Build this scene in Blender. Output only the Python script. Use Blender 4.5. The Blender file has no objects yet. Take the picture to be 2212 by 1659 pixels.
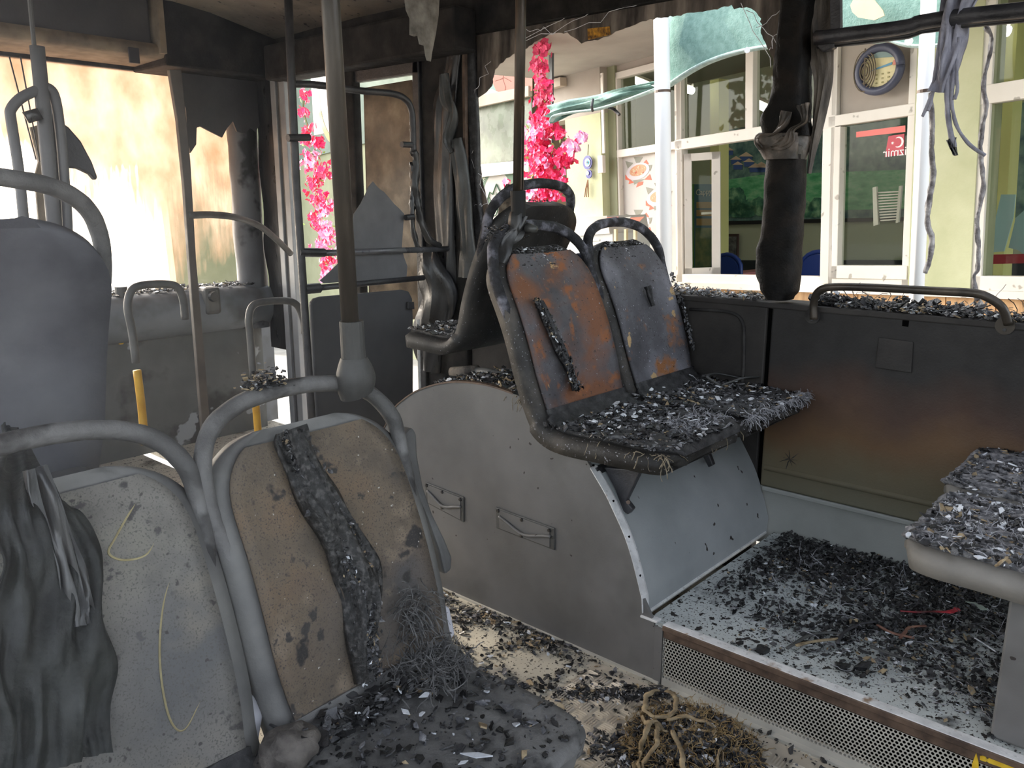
import bpy, bmesh, math, random
from mathutils import Vector, Matrix, noise
random.seed(7)
R = random.Random(11)
PI = math.pi
SC = bpy.context.scene
COL = SC.collection

# ------------------------------------------------------------------ camera, world, sun, exposure
FPX = 1780.0; PITCH = math.radians(12.65); YAW = math.radians(48.6); CH = 1.35
FW = Vector((math.sin(YAW)*math.cos(PITCH), math.cos(YAW)*math.cos(PITCH), -math.sin(PITCH)))
RT = Vector((math.cos(YAW), -math.sin(YAW), 0))
UP = RT.cross(FW)
CAM = Vector((0, 0, CH))
cd = bpy.data.cameras.new('camera'); cam = bpy.data.objects.new('camera', cd); COL.objects.link(cam)
cd.sensor_fit = 'HORIZONTAL'; cd.sensor_width = 36.0; cd.lens = 36.0*FPX/2212.0
cd.clip_start = 0.02; cd.clip_end = 300
mm = Matrix((RT, UP, -FW)).transposed().to_4x4(); mm.translation = CAM
cam.matrix_world = mm
SC.camera = cam

w = bpy.data.worlds.new('sky'); SC.world = w; w.use_nodes = True
nt = w.node_tree; bg = nt.nodes['Background']
sky = nt.nodes.new('ShaderNodeTexSky'); sky.sky_type = 'NISHITA'; sky.sun_disc = False
SUN_TO = Vector((-0.07, 0.87, 0.47)).normalized()
sky.sun_elevation = math.asin(SUN_TO.z); sky.sun_rotation = math.atan2(SUN_TO.x, SUN_TO.y)
sky.air_density = 1.0; sky.dust_density = 2.5; sky.ozone_density = 1.0
hs = nt.nodes.new('ShaderNodeHueSaturation'); hs.inputs['Saturation'].default_value = 0.38
nt.links.new(sky.outputs[0], hs.inputs['Color']); nt.links.new(hs.outputs[0], bg.inputs['Color'])
bg.inputs['Strength'].default_value = 0.8
sd = bpy.data.lights.new('sun', 'SUN'); sd.energy = 5.0; sd.angle = math.radians(0.6); sd.color = (1.0, 0.9, 0.76)
so = bpy.data.objects.new('sun', sd); COL.objects.link(so)
so.rotation_euler = SUN_TO.to_track_quat('Z', 'Y').to_euler(); so.location = (0, 20, 20)

SC.view_settings.view_transform = 'Standard'
try: SC.view_settings.look = 'None'
except Exception: pass
SC.view_settings.gamma = 1.0; SC.view_settings.use_curve_mapping = False
SC.view_settings.exposure = 0.3
try:
    SC.cycles.max_bounces = 8; SC.cycles.diffuse_bounces = 4; SC.cycles.transparent_max_bounces = 12
    SC.cycles.caustics_reflective = False; SC.cycles.caustics_refractive = False
    SC.cycles.sample_clamp_indirect = 6.0
except Exception: pass

# ------------------------------------------------------------------ reading pixels of the photograph onto planes of the place
def ray(u, v): return FW + RT*((u-1106)/FPX) - UP*((v-829.5)/FPX)
def PX(u, v, x): d = ray(u, v); return CAM + d*(x/d.x)
def PY(u, v, y): d = ray(u, v); return CAM + d*(y/d.y)
def PZ(u, v, z): d = ray(u, v); return CAM + d*((z-CH)/d.z)
def PL(u, v, p0, n):
    d = ray(u, v); return CAM + d*((p0-CAM).dot(n)/d.dot(n))
def fbm(p, o=4): return noise.fractal(p, 1.0, 2.0, o)

# ------------------------------------------------------------------ materials
MATS = {}
def ramp(nt, fac, stops):
    r = nt.nodes.new('ShaderNodeValToRGB')
    while len(r.color_ramp.elements) < len(stops): r.color_ramp.elements.new(0.5)
    for e, (p, c) in zip(r.color_ramp.elements, stops):
        e.position = p; e.color = (*c[:3], 1)
    nt.links.new(fac, r.inputs[0]); return r.outputs[0]
def tex(nt, kind, vec, scale, detail=5, rough=0.55, dist=0.0):
    n = nt.nodes.new('ShaderNodeTexNoise' if kind == 'n' else 'ShaderNodeTexVoronoi')
    nt.links.new(vec, n.inputs['Vector']); n.inputs['Scale'].default_value = scale
    if kind == 'n':
        n.inputs['Detail'].default_value = detail; n.inputs['Roughness'].default_value = rough; n.inputs['Distortion'].default_value = dist
    return n.outputs[0]
def mixc(nt, f, a, b, blend='MIX'):
    m = nt.nodes.new('ShaderNodeMix'); m.data_type = 'RGBA'; m.blend_type = blend
    for s, v in ((m.inputs[0], f), (m.inputs[6], a), (m.inputs[7], b)):
        if hasattr(v, 'node'): nt.links.new(v, s)
        elif isinstance(v, (int, float)): s.default_value = v
        else: s.default_value = (*v[:3], 1)
    return m.outputs[2]
def M(name, stops, scale=6, rough=0.75, bump=0.25, bscale=60, spec=0.4, metal=0.0, specks=None, patches=None, stretch=None, detail=6, rr=0.12, extra=None):
    if name in MATS: return MATS[name]
    m = bpy.data.materials.new(name); m.use_nodes = True; nt = m.node_tree
    b = nt.nodes['Principled BSDF']
    tc = nt.nodes.new('ShaderNodeTexCoord'); vec = tc.outputs['Object']
    if stretch:
        mp = nt.nodes.new('ShaderNodeMapping'); mp.inputs['Scale'].default_value = stretch
        nt.links.new(vec, mp.inputs[0]); vec = mp.outputs[0]
    nf = tex(nt, 'n', vec, scale, detail)
    if len(stops) == 1: stops = [(0.3, tuple(c*0.8 for c in stops[0])), (0.7, tuple(min(1, c*1.15) for c in stops[0]))]
    elif not isinstance(stops[0][0], (int, float)) or len(stops[0]) == 3:
        n = len(stops); stops = [(0.34+0.32*i/(n-1), c) for i, c in enumerate(stops)]
    col = ramp(nt, nf, stops)
    for (pc, psc, lo, hi) in (patches or []):
        f = ramp(nt, tex(nt, 'n', vec, psc, 4), [(lo, (0, 0, 0)), (hi, (1, 1, 1))])
        col = mixc(nt, f, col, pc)
    for (pc, psc, lo, hi) in (specks or []):
        f = ramp(nt, tex(nt, 'n', vec, psc, 2, 0.4), [(lo, (0, 0, 0)), (hi, (1, 1, 1))])
        col = mixc(nt, f, col, pc)
    if extra: col = extra(nt, tc, col)
    nt.links.new(col, b.inputs['Base Color'])
    b.inputs['Metallic'].default_value = metal
    b.inputs['Specular IOR Level'].default_value = spec
    rn = tex(nt, 'n', vec, scale*2.7, 4)
    mr = nt.nodes.new('ShaderNodeMapRange'); nt.links.new(rn, mr.inputs[0])
    mr.inputs[1].default_value = 0.3; mr.inputs[2].default_value = 0.7
    mr.inputs[3].default_value = max(0.03, rough-rr); mr.inputs[4].default_value = min(1, rough+rr)
    nt.links.new(mr.outputs[0], b.inputs['Roughness'])
    if bump:
        bn = nt.nodes.new('ShaderNodeBump'); bn.inputs['Strength'].default_value = bump; bn.inputs['Distance'].default_value = 0.004
        nt.links.new(tex(nt, 'n', vec, bscale, 6, 0.6), bn.inputs['Height']); nt.links.new(bn.outputs[0], b.inputs['Normal'])
    MATS[name] = m; return m
def flat(name, c, rough=0.6, metal=0, spec=0.4, emit=0):
    if name in MATS: return MATS[name]
    m = bpy.data.materials.new(name); m.use_nodes = True; b = m.node_tree.nodes['Principled BSDF']
    b.inputs['Base Color'].default_value = (*c, 1); b.inputs['Roughness'].default_value = rough; b.inputs['Metallic'].default_value = metal
    b.inputs['Specular IOR Level'].default_value = spec
    if emit:
        b.inputs['Emission Color'].default_value = (*c, 1); b.inputs['Emission Strength'].default_value = emit
    MATS[name] = m; return m

def scorch_extra(nt, tc, col):
    # browned and greened paint left on the lower half of the wall panel, soot above
    sp = nt.nodes.new('ShaderNodeSeparateXYZ'); nt.links.new(tc.outputs['Object'], sp.inputs[0])
    nz = tex(nt, 'n', tc.outputs['Object'], 3.0, 4)
    a = nt.nodes.new('ShaderNodeMath'); a.operation = 'MULTIPLY_ADD'; nt.links.new(nz, a.inputs[0]); a.inputs[1].default_value = 0.26
    nt.links.new(sp.outputs['Z'], a.inputs[2])
    c = ramp(nt, a.outputs[0], [(0.42, (0.17, 0.165, 0.115)), (0.60, (0.16, 0.13, 0.075)), (0.72, (0.15, 0.085, 0.04)), (0.82, (0.07, 0.038, 0.025)), (0.95, (0.02, 0.018, 0.017))])
    return mixc(nt, 0.93, col, c)

soot = M('soot', [(0.012, 0.011, 0.011), (0.035, 0.033, 0.032), (0.07, 0.065, 0.06)], 9, 0.8, 0.5, 90)
deep_soot = M('deep_soot', [(0.004, 0.004, 0.004), (0.012, 0.011, 0.010), (0.028, 0.025, 0.022)], 9, 0.75, 0.5, 90, 0.25)
soot_gloss = M('soot_gloss', [(0.008, 0.008, 0.009), (0.02, 0.019, 0.02)], 12, 0.34, 0.5, 70, 0.6)
char = M('char', [(0.008, 0.008, 0.009), (0.022, 0.021, 0.022), (0.05, 0.05, 0.05)], 40, 0.55, 0.8, 220, 0.6)
ash = M('ash', [(0.05, 0.05, 0.055), (0.16, 0.16, 0.17), (0.36, 0.35, 0.35)], 60, 0.8, 0.8, 260)
flake_dark = M('flake_dark', [(0.003, 0.003, 0.0035), (0.014, 0.014, 0.015)], 30, 0.2, 0.5, 200, 0.8)
flake_gray = M('flake_gray', [(0.03, 0.03, 0.033), (0.15, 0.15, 0.155)], 40, 0.3, 0.5, 200)
flake_white = M('flake_white', [(0.55, 0.58, 0.62), (0.85, 0.86, 0.88)], 20, 0.25, 0.2, 100, 0.7)  # glass shards; their sky glints are put into this white
flake_tan = M('flake_tan', [(0.20, 0.14, 0.08), (0.42, 0.33, 0.2)], 50, 0.7, 0.5, 200)
fibre = M('burnt_fibre', [(0.10, 0.08, 0.055), (0.32, 0.27, 0.19)], 50, 0.9, 0.2, 100)
fibre_gray = M('grey_fibre', [(0.12, 0.12, 0.13), (0.42, 0.42, 0.44)], 50, 0.9, 0.2, 100)
tan_strap = M('tan_strap', [(0.16, 0.12, 0.07), (0.42, 0.33, 0.2)], 30, 0.8, 0.6, 160)
shell_m = M('seat_shell', [(0.075, 0.074, 0.071), (0.14, 0.138, 0.132), (0.20, 0.195, 0.182)], 5, 0.62, 0.25, 120, patches=[((0.05, 0.047, 0.045), 3.5, 0.55, 0.72)])
shell_blk = M('seat_shell_charred', [(0.012, 0.011, 0.010), (0.03, 0.028, 0.025), (0.085, 0.074, 0.062)], 6, 0.6, 0.5, 140, specks=[((0.3, 0.3, 0.33), 130, 0.66, 0.76)])
shell_fwd = M('seat_shell_sooty', [(0.065, 0.066, 0.075), (0.11, 0.112, 0.125), (0.15, 0.152, 0.165)], 4, 0.62, 0.25, 120)
handle_m = M('grab_handle', [(0.08, 0.078, 0.075), (0.19, 0.185, 0.18)], 10, 0.6, 0.6, 140, patches=[((0.03, 0.028, 0.027), 9, 0.55, 0.68)])
handle_ash = M('grab_handle_ashen', [(0.012, 0.012, 0.013), (0.035, 0.035, 0.04), (0.22, 0.22, 0.26)], 22, 0.75, 1.0, 200)
plate_brown = M('backplate_brown', [(0.075, 0.062, 0.048), (0.135, 0.104, 0.072), (0.17, 0.115, 0.07)], 6, 0.75, 0.6, 120, patches=[((0.075, 0.07, 0.066), 3, 0.48, 0.64), ((0.20, 0.155, 0.11), 9, 0.56, 0.66), ((0.04, 0.036, 0.033), 22, 0.62, 0.66), ((0.03, 0.027, 0.025), 11, 0.64, 0.68)], specks=[((0.06, 0.05, 0.042), 300, 0.56, 0.7), ((0.42, 0.4, 0.36), 110, 0.74, 0.77)])
plate_pale = M('backplate_pale', [(0.11, 0.105, 0.093), (0.17, 0.16, 0.142), (0.22, 0.205, 0.18)], 7, 0.8, 0.35, 150, patches=[((0.20, 0.19, 0.16), 11, 0.5, 0.62), ((0.065, 0.06, 0.058), 26, 0.62, 0.655), ((0.055, 0.052, 0.05), 12, 0.65, 0.68), ((0.12, 0.12, 0.118), 2.5, 0.46, 0.6), ((0.21, 0.19, 0.155), 4.5, 0.58, 0.7)], specks=[((0.10, 0.095, 0.085), 320, 0.55, 0.68), ((0.06, 0.055, 0.05), 70, 0.67, 0.72)])
plate_rust = M('backplate_rusty', [(0.05, 0.047, 0.05), (0.085, 0.08, 0.085), (0.14, 0.135, 0.145)], 5, 0.7, 0.7, 160, patches=[((0.19, 0.080, 0.04), 4.2, 0.46, 0.62), ((0.26, 0.10, 0.04), 12, 0.56, 0.64), ((0.52, 0.33, 0.15), 13, 0.66, 0.685)], specks=[((0.04, 0.03, 0.03), 120, 0.66, 0.74), ((0.4, 0.4, 0.44), 140, 0.72, 0.76)])
plate_gray = M('backplate_grey', [(0.05, 0.048, 0.052), (0.10, 0.098, 0.108), (0.19, 0.188, 0.21)], 4, 0.8, 0.5, 200, patches=[((0.30, 0.13, 0.05), 5.5, 0.60, 0.66), ((0.5, 0.34, 0.17), 9, 0.665, 0.685)], specks=[((0.04, 0.035, 0.035), 130, 0.64, 0.74), ((0.45, 0.45, 0.5), 140, 0.70, 0.76)])
lilac = M('skylit_inner_plastic', [(0.42, 0.42, 0.46), (0.58, 0.58, 0.62)], 9, 0.5, 0.2, 60)  # light inner plastic with bluish sky light put into its colour
panel_gray = M('box_panel_grey', [(0.105, 0.103, 0.10), (0.15, 0.147, 0.142), (0.195, 0.19, 0.183)], 1.8, 0.5, 0.12, 180, patches=[((0.085, 0.085, 0.08), 2.0, 0.52, 0.68)], specks=[((0.035, 0.03, 0.028), 38, 0.735, 0.75)])
panel_blue = M('box_skin_grey', [(0.26, 0.28, 0.28), (0.38, 0.40, 0.40)], 2.5, 0.5, 0.12, 160, specks=[((0.04, 0.035, 0.03), 30, 0.73, 0.75)])
alu = M('aluminium_trim', [(0.62, 0.62, 0.61), (0.86, 0.86, 0.85)], 20, 0.35, 0.3, 90, 0.5, 0.1, patches=[((0.3, 0.2, 0.13), 14, 0.60, 0.68)])
alu_brown = M('scorched_trim', [(0.06, 0.04, 0.03), (0.15, 0.10, 0.07)], 20, 0.6, 0.3, 90)
floor_m = M('aisle_lino', [(0.44, 0.41, 0.34), (0.6, 0.56, 0.46)], 4, 0.7, 0.2, 220, specks=[((0.03, 0.028, 0.025), 45, 0.64, 0.67), ((0.05, 0.04, 0.03), 130, 0.62, 0.68)], patches=[((0.14, 0.12, 0.09), 5, 0.55, 0.7)])
plat_m = M('platform_lino', [(0.40, 0.43, 0.42), (0.55, 0.58, 0.56)], 4, 0.65, 0.2, 220, specks=[((0.025, 0.022, 0.02), 50, 0.62, 0.65), ((0.03, 0.025, 0.02), 140, 0.6, 0.66)], patches=[((0.06, 0.06, 0.06), 6, 0.60, 0.72)])
tread_m = M('tread_plate_metal', [(0.58, 0.52, 0.42), (0.8, 0.72, 0.6)], 6, 0.36, 0.1, 200, 0.5, 0.5, patches=[((0.2, 0.17, 0.13), 7, 0.60, 0.70)])
perf_m = M('perforated_metal', [(0.40, 0.39, 0.35), (0.55, 0.535, 0.48)], 5, 0.5, 0.1, 100, 0.5, 0.1)
wall_scorch = M('wall_panel_scorched', [(0.03, 0.03, 0.028), (0.07, 0.065, 0.06)], 6, 0.62, 0.25, 140, extra=scorch_extra, specks=[])
wall_black = M('wall_sooty', [(0.02, 0.018, 0.017), (0.045, 0.04, 0.036)], 5, 0.65, 0.3, 140)
skirt_m = M('wall_skirt_grey', [(0.30, 0.31, 0.285), (0.40, 0.41, 0.38)], 3, 0.6, 0.15, 150)
ceil_m = M('ceiling_sooty', [(0.08, 0.072, 0.064), (0.17, 0.15, 0.125), (0.27, 0.22, 0.165)], 2.4, 0.6, 0.3, 60, specks=[((0.02, 0.02, 0.02), 30, 0.66, 0.7)])
header_m = M('header_panel', [(0.045, 0.045, 0.05), (0.085, 0.083, 0.085)], 3, 0.55, 0.2, 80)
lip_m = M('header_lip', [(0.14, 0.11, 0.08), (0.3, 0.24, 0.17)], 9, 0.6, 0.3, 90)
dash_m = M('dash_panel', [(0.13, 0.14, 0.15), (0.21, 0.225, 0.245)], 3, 0.6, 0.15, 100, patches=[((0.09, 0.09, 0.088), 2.5, 0.5, 0.62)])
frame_gray = M('door_frame_grey', [(0.26, 0.27, 0.28), (0.36, 0.37, 0.38)], 5, 0.45, 0.1, 80, 0.5, 0.2)
pole_brown = M('pole_brown', [(0.03, 0.025, 0.02), (0.06, 0.049, 0.037), (0.12, 0.095, 0.07)], 9, 0.42, 0.25, 90, 0.5, 0.3, stretch=(1, 1, 0.25))
pole_dark = M('pole_dark', [(0.02, 0.018, 0.016), (0.05, 0.04, 0.03), (0.15, 0.09, 0.045)], 9, 0.35, 0.4, 90, 0.5, 0.3, stretch=(1, 1, 0.2))
rail_black = M('rail_black', [(0.012, 0.012, 0.014), (0.045, 0.044, 0.048)], 12, 0.4, 0.5, 100, 0.6)
rail_gray = M('rail_grey', [(0.07, 0.07, 0.069), (0.14, 0.137, 0.128)], 9, 0.5, 0.3, 90)
yellow = M('yellow_paint', [(0.5, 0.26, 0.03), (0.7, 0.42, 0.06)], 9, 0.5, 0.2, 90)
hazard_y = M('hazard_yellow', [(0.7, 0.42, 0.02), (0.9, 0.62, 0.05)], 30, 0.5, 0.4, 120, patches=[((0.1, 0.07, 0.04), 40, 0.62, 0.66)])
melt = M('melted_plastic', [(0.005, 0.005, 0.006), (0.018, 0.018, 0.019), (0.05, 0.048, 0.046)], 9, 0.36, 0.35, 70, 0.6, stretch=(1, 1, 0.35))
melt_gray = M('melted_grey_plastic', [(0.03, 0.031, 0.03), (0.075, 0.076, 0.072)], 6, 0.48, 0.4, 70, 0.6)
burnt_cloth = M('burnt_cloth', [(0.05, 0.043, 0.038), (0.11, 0.095, 0.08), (0.2, 0.17, 0.14)], 22, 0.9, 0.8, 160, stretch=(1, 1, 0.3))
pillar_m = M('charred_pillar', [(0.002, 0.002, 0.002), (0.005, 0.004, 0.003), (0.016, 0.011, 0.008)], 8, 0.62, 0.7, 120, 0.2)
navy = M('navy_plastic', [(0.02, 0.025, 0.05), (0.035, 0.04, 0.07)], 4, 0.6, 0.1, 80)
cable_g = M('grey_cable', [(0.2, 0.2, 0.24), (0.38, 0.38, 0.44)], 20, 0.7, 0.6, 120)
foil = M('peeled_foil', [(0.16, 0.15, 0.13), (0.38, 0.36, 0.32)], 20, 0.6, 0.8, 90)
blackhole = flat('dark_void', (0.003, 0.003, 0.003), 1.0, spec=0)
def cloth_mat(name, stops, scale, stretch):
    m = M(name, stops, scale, 0.9, 0.8, 160, stretch=stretch); nt = m.node_tree; b = nt.nodes['Principled BSDF']; out = [n for n in nt.nodes if n.type == 'OUTPUT_MATERIAL'][0]
    tl = nt.nodes.new('ShaderNodeBsdfTranslucent'); nt.links.new(b.inputs['Base Color'].links[0].from_socket, tl.inputs[0])
    mx = nt.nodes.new('ShaderNodeMixShader'); mx.inputs[0].default_value = 0.5; nt.links.new(b.outputs[0], mx.inputs[1]); nt.links.new(tl.outputs[0], mx.inputs[2]); nt.links.new(mx.outputs[0], out.inputs[0]); return m
blind_m = cloth_mat('burnt_blind', [(0.09, 0.078, 0.07), (0.26, 0.225, 0.195), (0.5, 0.44, 0.38)], 16, (1, 1, 0.22))
white_string = flat('white_strand', (0.8, 0.8, 0.82), 0.4)

def glass_soot(name, soot_stops, t_lo, t_hi, scale, stretch=None, maxop=1.0, zk=None):
    m = bpy.data.materials.new(name); m.use_nodes = True; nt = m.node_tree; nt.nodes.clear()
    out = nt.nodes.new('ShaderNodeOutputMaterial'); tc = nt.nodes.new('ShaderNodeTexCoord'); vec = tc.outputs['Object']
    if stretch:
        mp = nt.nodes.new('ShaderNodeMapping'); mp.inputs['Scale'].default_value = stretch; nt.links.new(vec, mp.inputs[0]); vec = mp.outputs[0]
    n1 = tex(nt, 'n', vec, scale, 7, 0.62, 0.6)
    col = ramp(nt, tex(nt, 'n', vec, scale*3, 5), soot_stops)
    tl = nt.nodes.new('ShaderNodeBsdfTranslucent'); nt.links.new(col, tl.inputs[0])
    df = nt.nodes.new('ShaderNodeBsdfDiffuse'); nt.links.new(col, df.inputs[0])
    a = nt.nodes.new('ShaderNodeMixShader'); a.inputs[0].default_value = 0.5; nt.links.new(tl.outputs[0], a.inputs[1]); nt.links.new(df.outputs[0], a.inputs[2])
    tr = nt.nodes.new('ShaderNodeBsdfTransparent'); tr.inputs[0].default_value = (1, 0.97, 0.92, 1)
    if zk:
        sp = nt.nodes.new('ShaderNodeSeparateXYZ'); nt.links.new(tc.outputs['Object'], sp.inputs[0])
        q = nt.nodes.new('ShaderNodeMath'); q.operation = 'MULTIPLY_ADD'; nt.links.new(sp.outputs['Z'], q.inputs[0]); q.inputs[1].default_value = zk[0]; q.inputs[2].default_value = zk[1]
        q2 = nt.nodes.new('ShaderNodeMath'); q2.operation = 'ADD'; nt.links.new(q.outputs[0], q2.inputs[0]); nt.links.new(n1, q2.inputs[1])
        st = nt.nodes.new('ShaderNodeMapping'); st.inputs['Scale'].default_value = (9, 9, 0.7); nt.links.new(tc.outputs['Object'], st.inputs[0])
        s1 = tex(nt, 'n', st.outputs[0], 5.0, 5); q3 = nt.nodes.new('ShaderNodeMath'); q3.operation = 'MULTIPLY_ADD'; nt.links.new(s1, q3.inputs[0]); q3.inputs[1].default_value = 0.28; nt.links.new(q2.outputs[0], q3.inputs[2]); n1 = q3.outputs[0]
    f = ramp(nt, n1, [(t_lo, (0, 0, 0)), (t_hi, (maxop,)*3)])
    b = nt.nodes.new('ShaderNodeMixShader'); nt.links.new(f, b.inputs[0]); nt.links.new(tr.outputs[0], b.inputs[1]); nt.links.new(a.outputs[0], b.inputs[2])
    gl = nt.nodes.new('ShaderNodeBsdfGlossy'); gl.inputs['Roughness'].default_value = 0.1
    c = nt.nodes.new('ShaderNodeMixShader'); c.inputs[0].default_value = 0.04
    nt.links.new(b.outputs[0], c.inputs[1]); nt.links.new(gl.outputs[0], c.inputs[2]); nt.links.new(c.outputs[0], out.inputs[0])
    MATS[name] = m; return m
def glass_clear(name, tint, gloss=0.1, rough=0.02, refl=(1, 1, 1)):
    m = bpy.data.materials.new(name); m.use_nodes = True; nt = m.node_tree; nt.nodes.clear()
    out = nt.nodes.new('ShaderNodeOutputMaterial'); tr = nt.nodes.new('ShaderNodeBsdfTransparent'); tr.inputs[0].default_value = (*tint, 1)
    gl = nt.nodes.new('ShaderNodeBsdfGlossy'); gl.inputs['Roughness'].default_value = rough; gl.inputs[0].default_value = (*refl, 1)
    c = nt.nodes.new('ShaderNodeMixShader'); c.inputs[0].default_value = gloss
    nt.links.new(tr.outputs[0], c.inputs[1]); nt.links.new(gl.outputs[0], c.inputs[2]); nt.links.new(c.outputs[0], out.inputs[0])
    MATS[name] = m; return m

# ------------------------------------------------------------------ geometry helpers
class G:
    """collects verts/faces (world coordinates) into one mesh"""
    def __init__(s): s.v = []; s.f = []; s.m = []
    def add(s, vs, fs, mi=0):
        o = len(s.v); s.v += [tuple(p) for p in vs]; s.f += [tuple(i+o for i in f) for f in fs]; s.m += [mi]*len(fs); return s
    def box(s, a, b, mi=0, bev=0.0):
        x0, x1 = sorted((a[0], b[0])); y0, y1 = sorted((a[1], b[1])); z0, z1 = sorted((a[2], b[2]))
        vs = [(x, y, z) for z in (z0, z1) for x, y in ((x0, y0), (x1, y0), (x1, y1), (x0, y1))]
        return s.add(vs, [(0, 3, 2, 1), (4, 5, 6, 7), (0, 1, 5, 4), (1, 2, 6, 5), (2, 3, 7, 6), (3, 0, 4, 7)], mi)
    def prism(s, pts, d, mi=0):
        """closed outline (3d points, coplanar) extruded by vector d"""
        n = len(pts); pts = [Vector(p) for p in pts]; d = Vector(d)
        return s.add(pts+[p+d for p in pts], [tuple(range(n))[::-1], tuple(range(n, 2*n))]+[(i, (i+1) % n, (i+1) % n+n, i+n) for i in range(n)], mi)
    def tube(s, path, r, n=10, mi=0, wob=0.0, caps=True, flat=1.0, seed=0):
        path = [Vector(p) for p in path]; L = len(path)
        rs = r if isinstance(r, (list, tuple)) else [r]*L
        up = None; vs = []
        for i, p in enumerate(path):
            t = (path[min(i+1, L-1)]-path[max(i-1, 0)]).normalized()
            if up is None:
                up = Vector((0, 0, 1)) if abs(t.z) < 0.9 else Vector((0, 1, 0))
            up = (up-t*up.dot(t)).normalized(); sd_ = t.cross(up)
            for k in range(n):
                a = 2*PI*k/n; rr = rs[i]
                if wob: rr *= 1+wob*noise.noise(Vector((p.x*40+seed, p.y*40+math.cos(a)*2, p.z*40+math.sin(a)*2)))
                vs.append(p+up*math.sin(a)*rr*flat+sd_*math.cos(a)*rr)
        fs = [(i*n+k, i*n+(k+1) % n, (i+1)*n+(k+1) % n, (i+1)*n+k) for i in range(L-1) for k in range(n)]
        if caps: fs += [tuple(range(n))[::-1], tuple(range((L-1)*n, L*n))]
        return s.add(vs, fs, mi)
    def grid(s, rows, mi=0, close=False):
        nr = len(rows); nc = len(rows[0]); vs = [p for r in rows for p in r]
        fs = [(i*nc+j, i*nc+(j+1) % nc, (i+1)*nc+(j+1) % nc, (i+1)*nc+j) for i in range(nr-1) for j in range(nc if close else nc-1)]
        return s.add(vs, fs, mi)
    def build(s, name, mats, parent=None, smooth=False, bevel=0.0, subd=0, auto=None):
        if not isinstance(mats, (list, tuple)): mats = [mats]
        off = Vector((0, 0, 0))
        if parent is not None:
            q = parent
            while q is not None: off += q.location; q = q.parent
        me = bpy.data.meshes.new(name)
        me.from_pydata([(p[0]-off.x, p[1]-off.y, p[2]-off.z) for p in s.v], [], s.f)
        for m in mats: me.materials.append(m)
        me.polygons.foreach_set('material_index', s.m)
        if smooth: me.polygons.foreach_set('use_smooth', [True]*len(s.f))
        me.update()
        o = bpy.data.objects.new(name, me); COL.objects.link(o)
        if parent is not None: o.parent = parent
        if bevel:
            b = o.modifiers.new('bevel', 'BEVEL'); b.width = bevel; b.segments = 2; b.limit_method = 'ANGLE'; b.angle_limit = math.radians(35)
        if subd:
            d = o.modifiers.new('subd', 'SUBSURF'); d.levels = subd; d.render_levels = subd
        return o
def tag(o, label=None, cat=None, group=None, kind=None):
    if label: o['label'] = label
    if cat: o['category'] = cat
    if group: o['group'] = group
    if kind: o['kind'] = kind
    return o
def thing(name, loc, label, cat, group=None, kind=None):
    o = bpy.data.objects.new(name, None); COL.objects.link(o); o.location = loc; o.empty_display_size = 0.1
    return tag(o, label, cat, group, kind)
def struct(o): o['kind'] = 'structure'; return o
def smoothpath(pts, k=6):
    pts = [Vector(p) for p in pts]; out = []
    P = [pts[0]*2-pts[1]]+pts+[pts[-1]*2-pts[-2]]
    for i in range(1, len(P)-2):
        a, b, c, d = P[i-1:i+3]
        for j in range(k):
            t = j/k
            out.append(0.5*((2*b)+(c-a)*t+(2*a-5*b+4*c-d)*t*t+(3*b-a-3*c+d)*t**3))
    out.append(pts[-1]); return out
def poly_contains(poly, x, y):
    ins = False; n = len(poly)
    for i in range(n):
        x1, y1 = poly[i]; x2, y2 = poly[(i+1) % n]
        if (y1 > y) != (y2 > y) and x < (x2-x1)*(y-y1)/(y2-y1)+x1: ins = not ins
    return ins
def flake(g, c, size, rnd, mi, nrm=Vector((0, 0, 1)), tilt=0.6, thick=0.18, long=1.0):
    n = rnd.choice((4, 4, 5, 6)); a0 = rnd.random()*6.28
    nn = (nrm+Vector((rnd.gauss(0, tilt), rnd.gauss(0, tilt), rnd.gauss(0, tilt)))*0.6).normalized()
    t1 = nn.orthogonal().normalized(); t1 = (t1*math.cos(a0)+nn.cross(t1)*math.sin(a0)); t2 = nn.cross(t1)
    st = 1+rnd.random()*long
    top = []; bot = []
    for k in range(n):
        a = 2*PI*k/n+rnd.uniform(-0.3, 0.3); rr = size*rnd.uniform(0.55, 1.15)
        p = c+t1*math.cos(a)*rr*st+t2*math.sin(a)*rr
        top.append(p+nn*size*thick*rnd.uniform(0.5, 1.8)); bot.append(p-nn*size*thick)
    g.add(top+bot, [tuple(range(n)), tuple(range(n, 2*n))[::-1]]+[(i, i+n, (i+1) % n+n, (i+1) % n) for i in range(n)], mi)
FM = [flake_dark, flake_gray, ash, flake_white, flake_tan, char]
def pick(rnd, wts):
    x = rnd.random()*sum(wts)
    for i, q in enumerate(wts):
        x -= q
        if x <= 0: return i
    return 0
def scatter(name, sampler, n, smin, smax, wts, parent=None, seed=1, label=None, cat=None, nrm=Vector((0, 0, 1)), tilt=0.6, long=1.2):
    rnd = random.Random(seed); g = G()
    for _ in range(n):
        p = sampler(rnd)
        if p is None: continue
        s = smin*(smax/smin)**(rnd.random()**1.8)
        flake(g, p+nrm*s*0.25, s, rnd, pick(rnd, wts), nrm, tilt, long=long)
    o = g.build(name, FM, parent); o['kind'] = 'stuff'
    if label: tag(o, label, cat)
    return o
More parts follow.
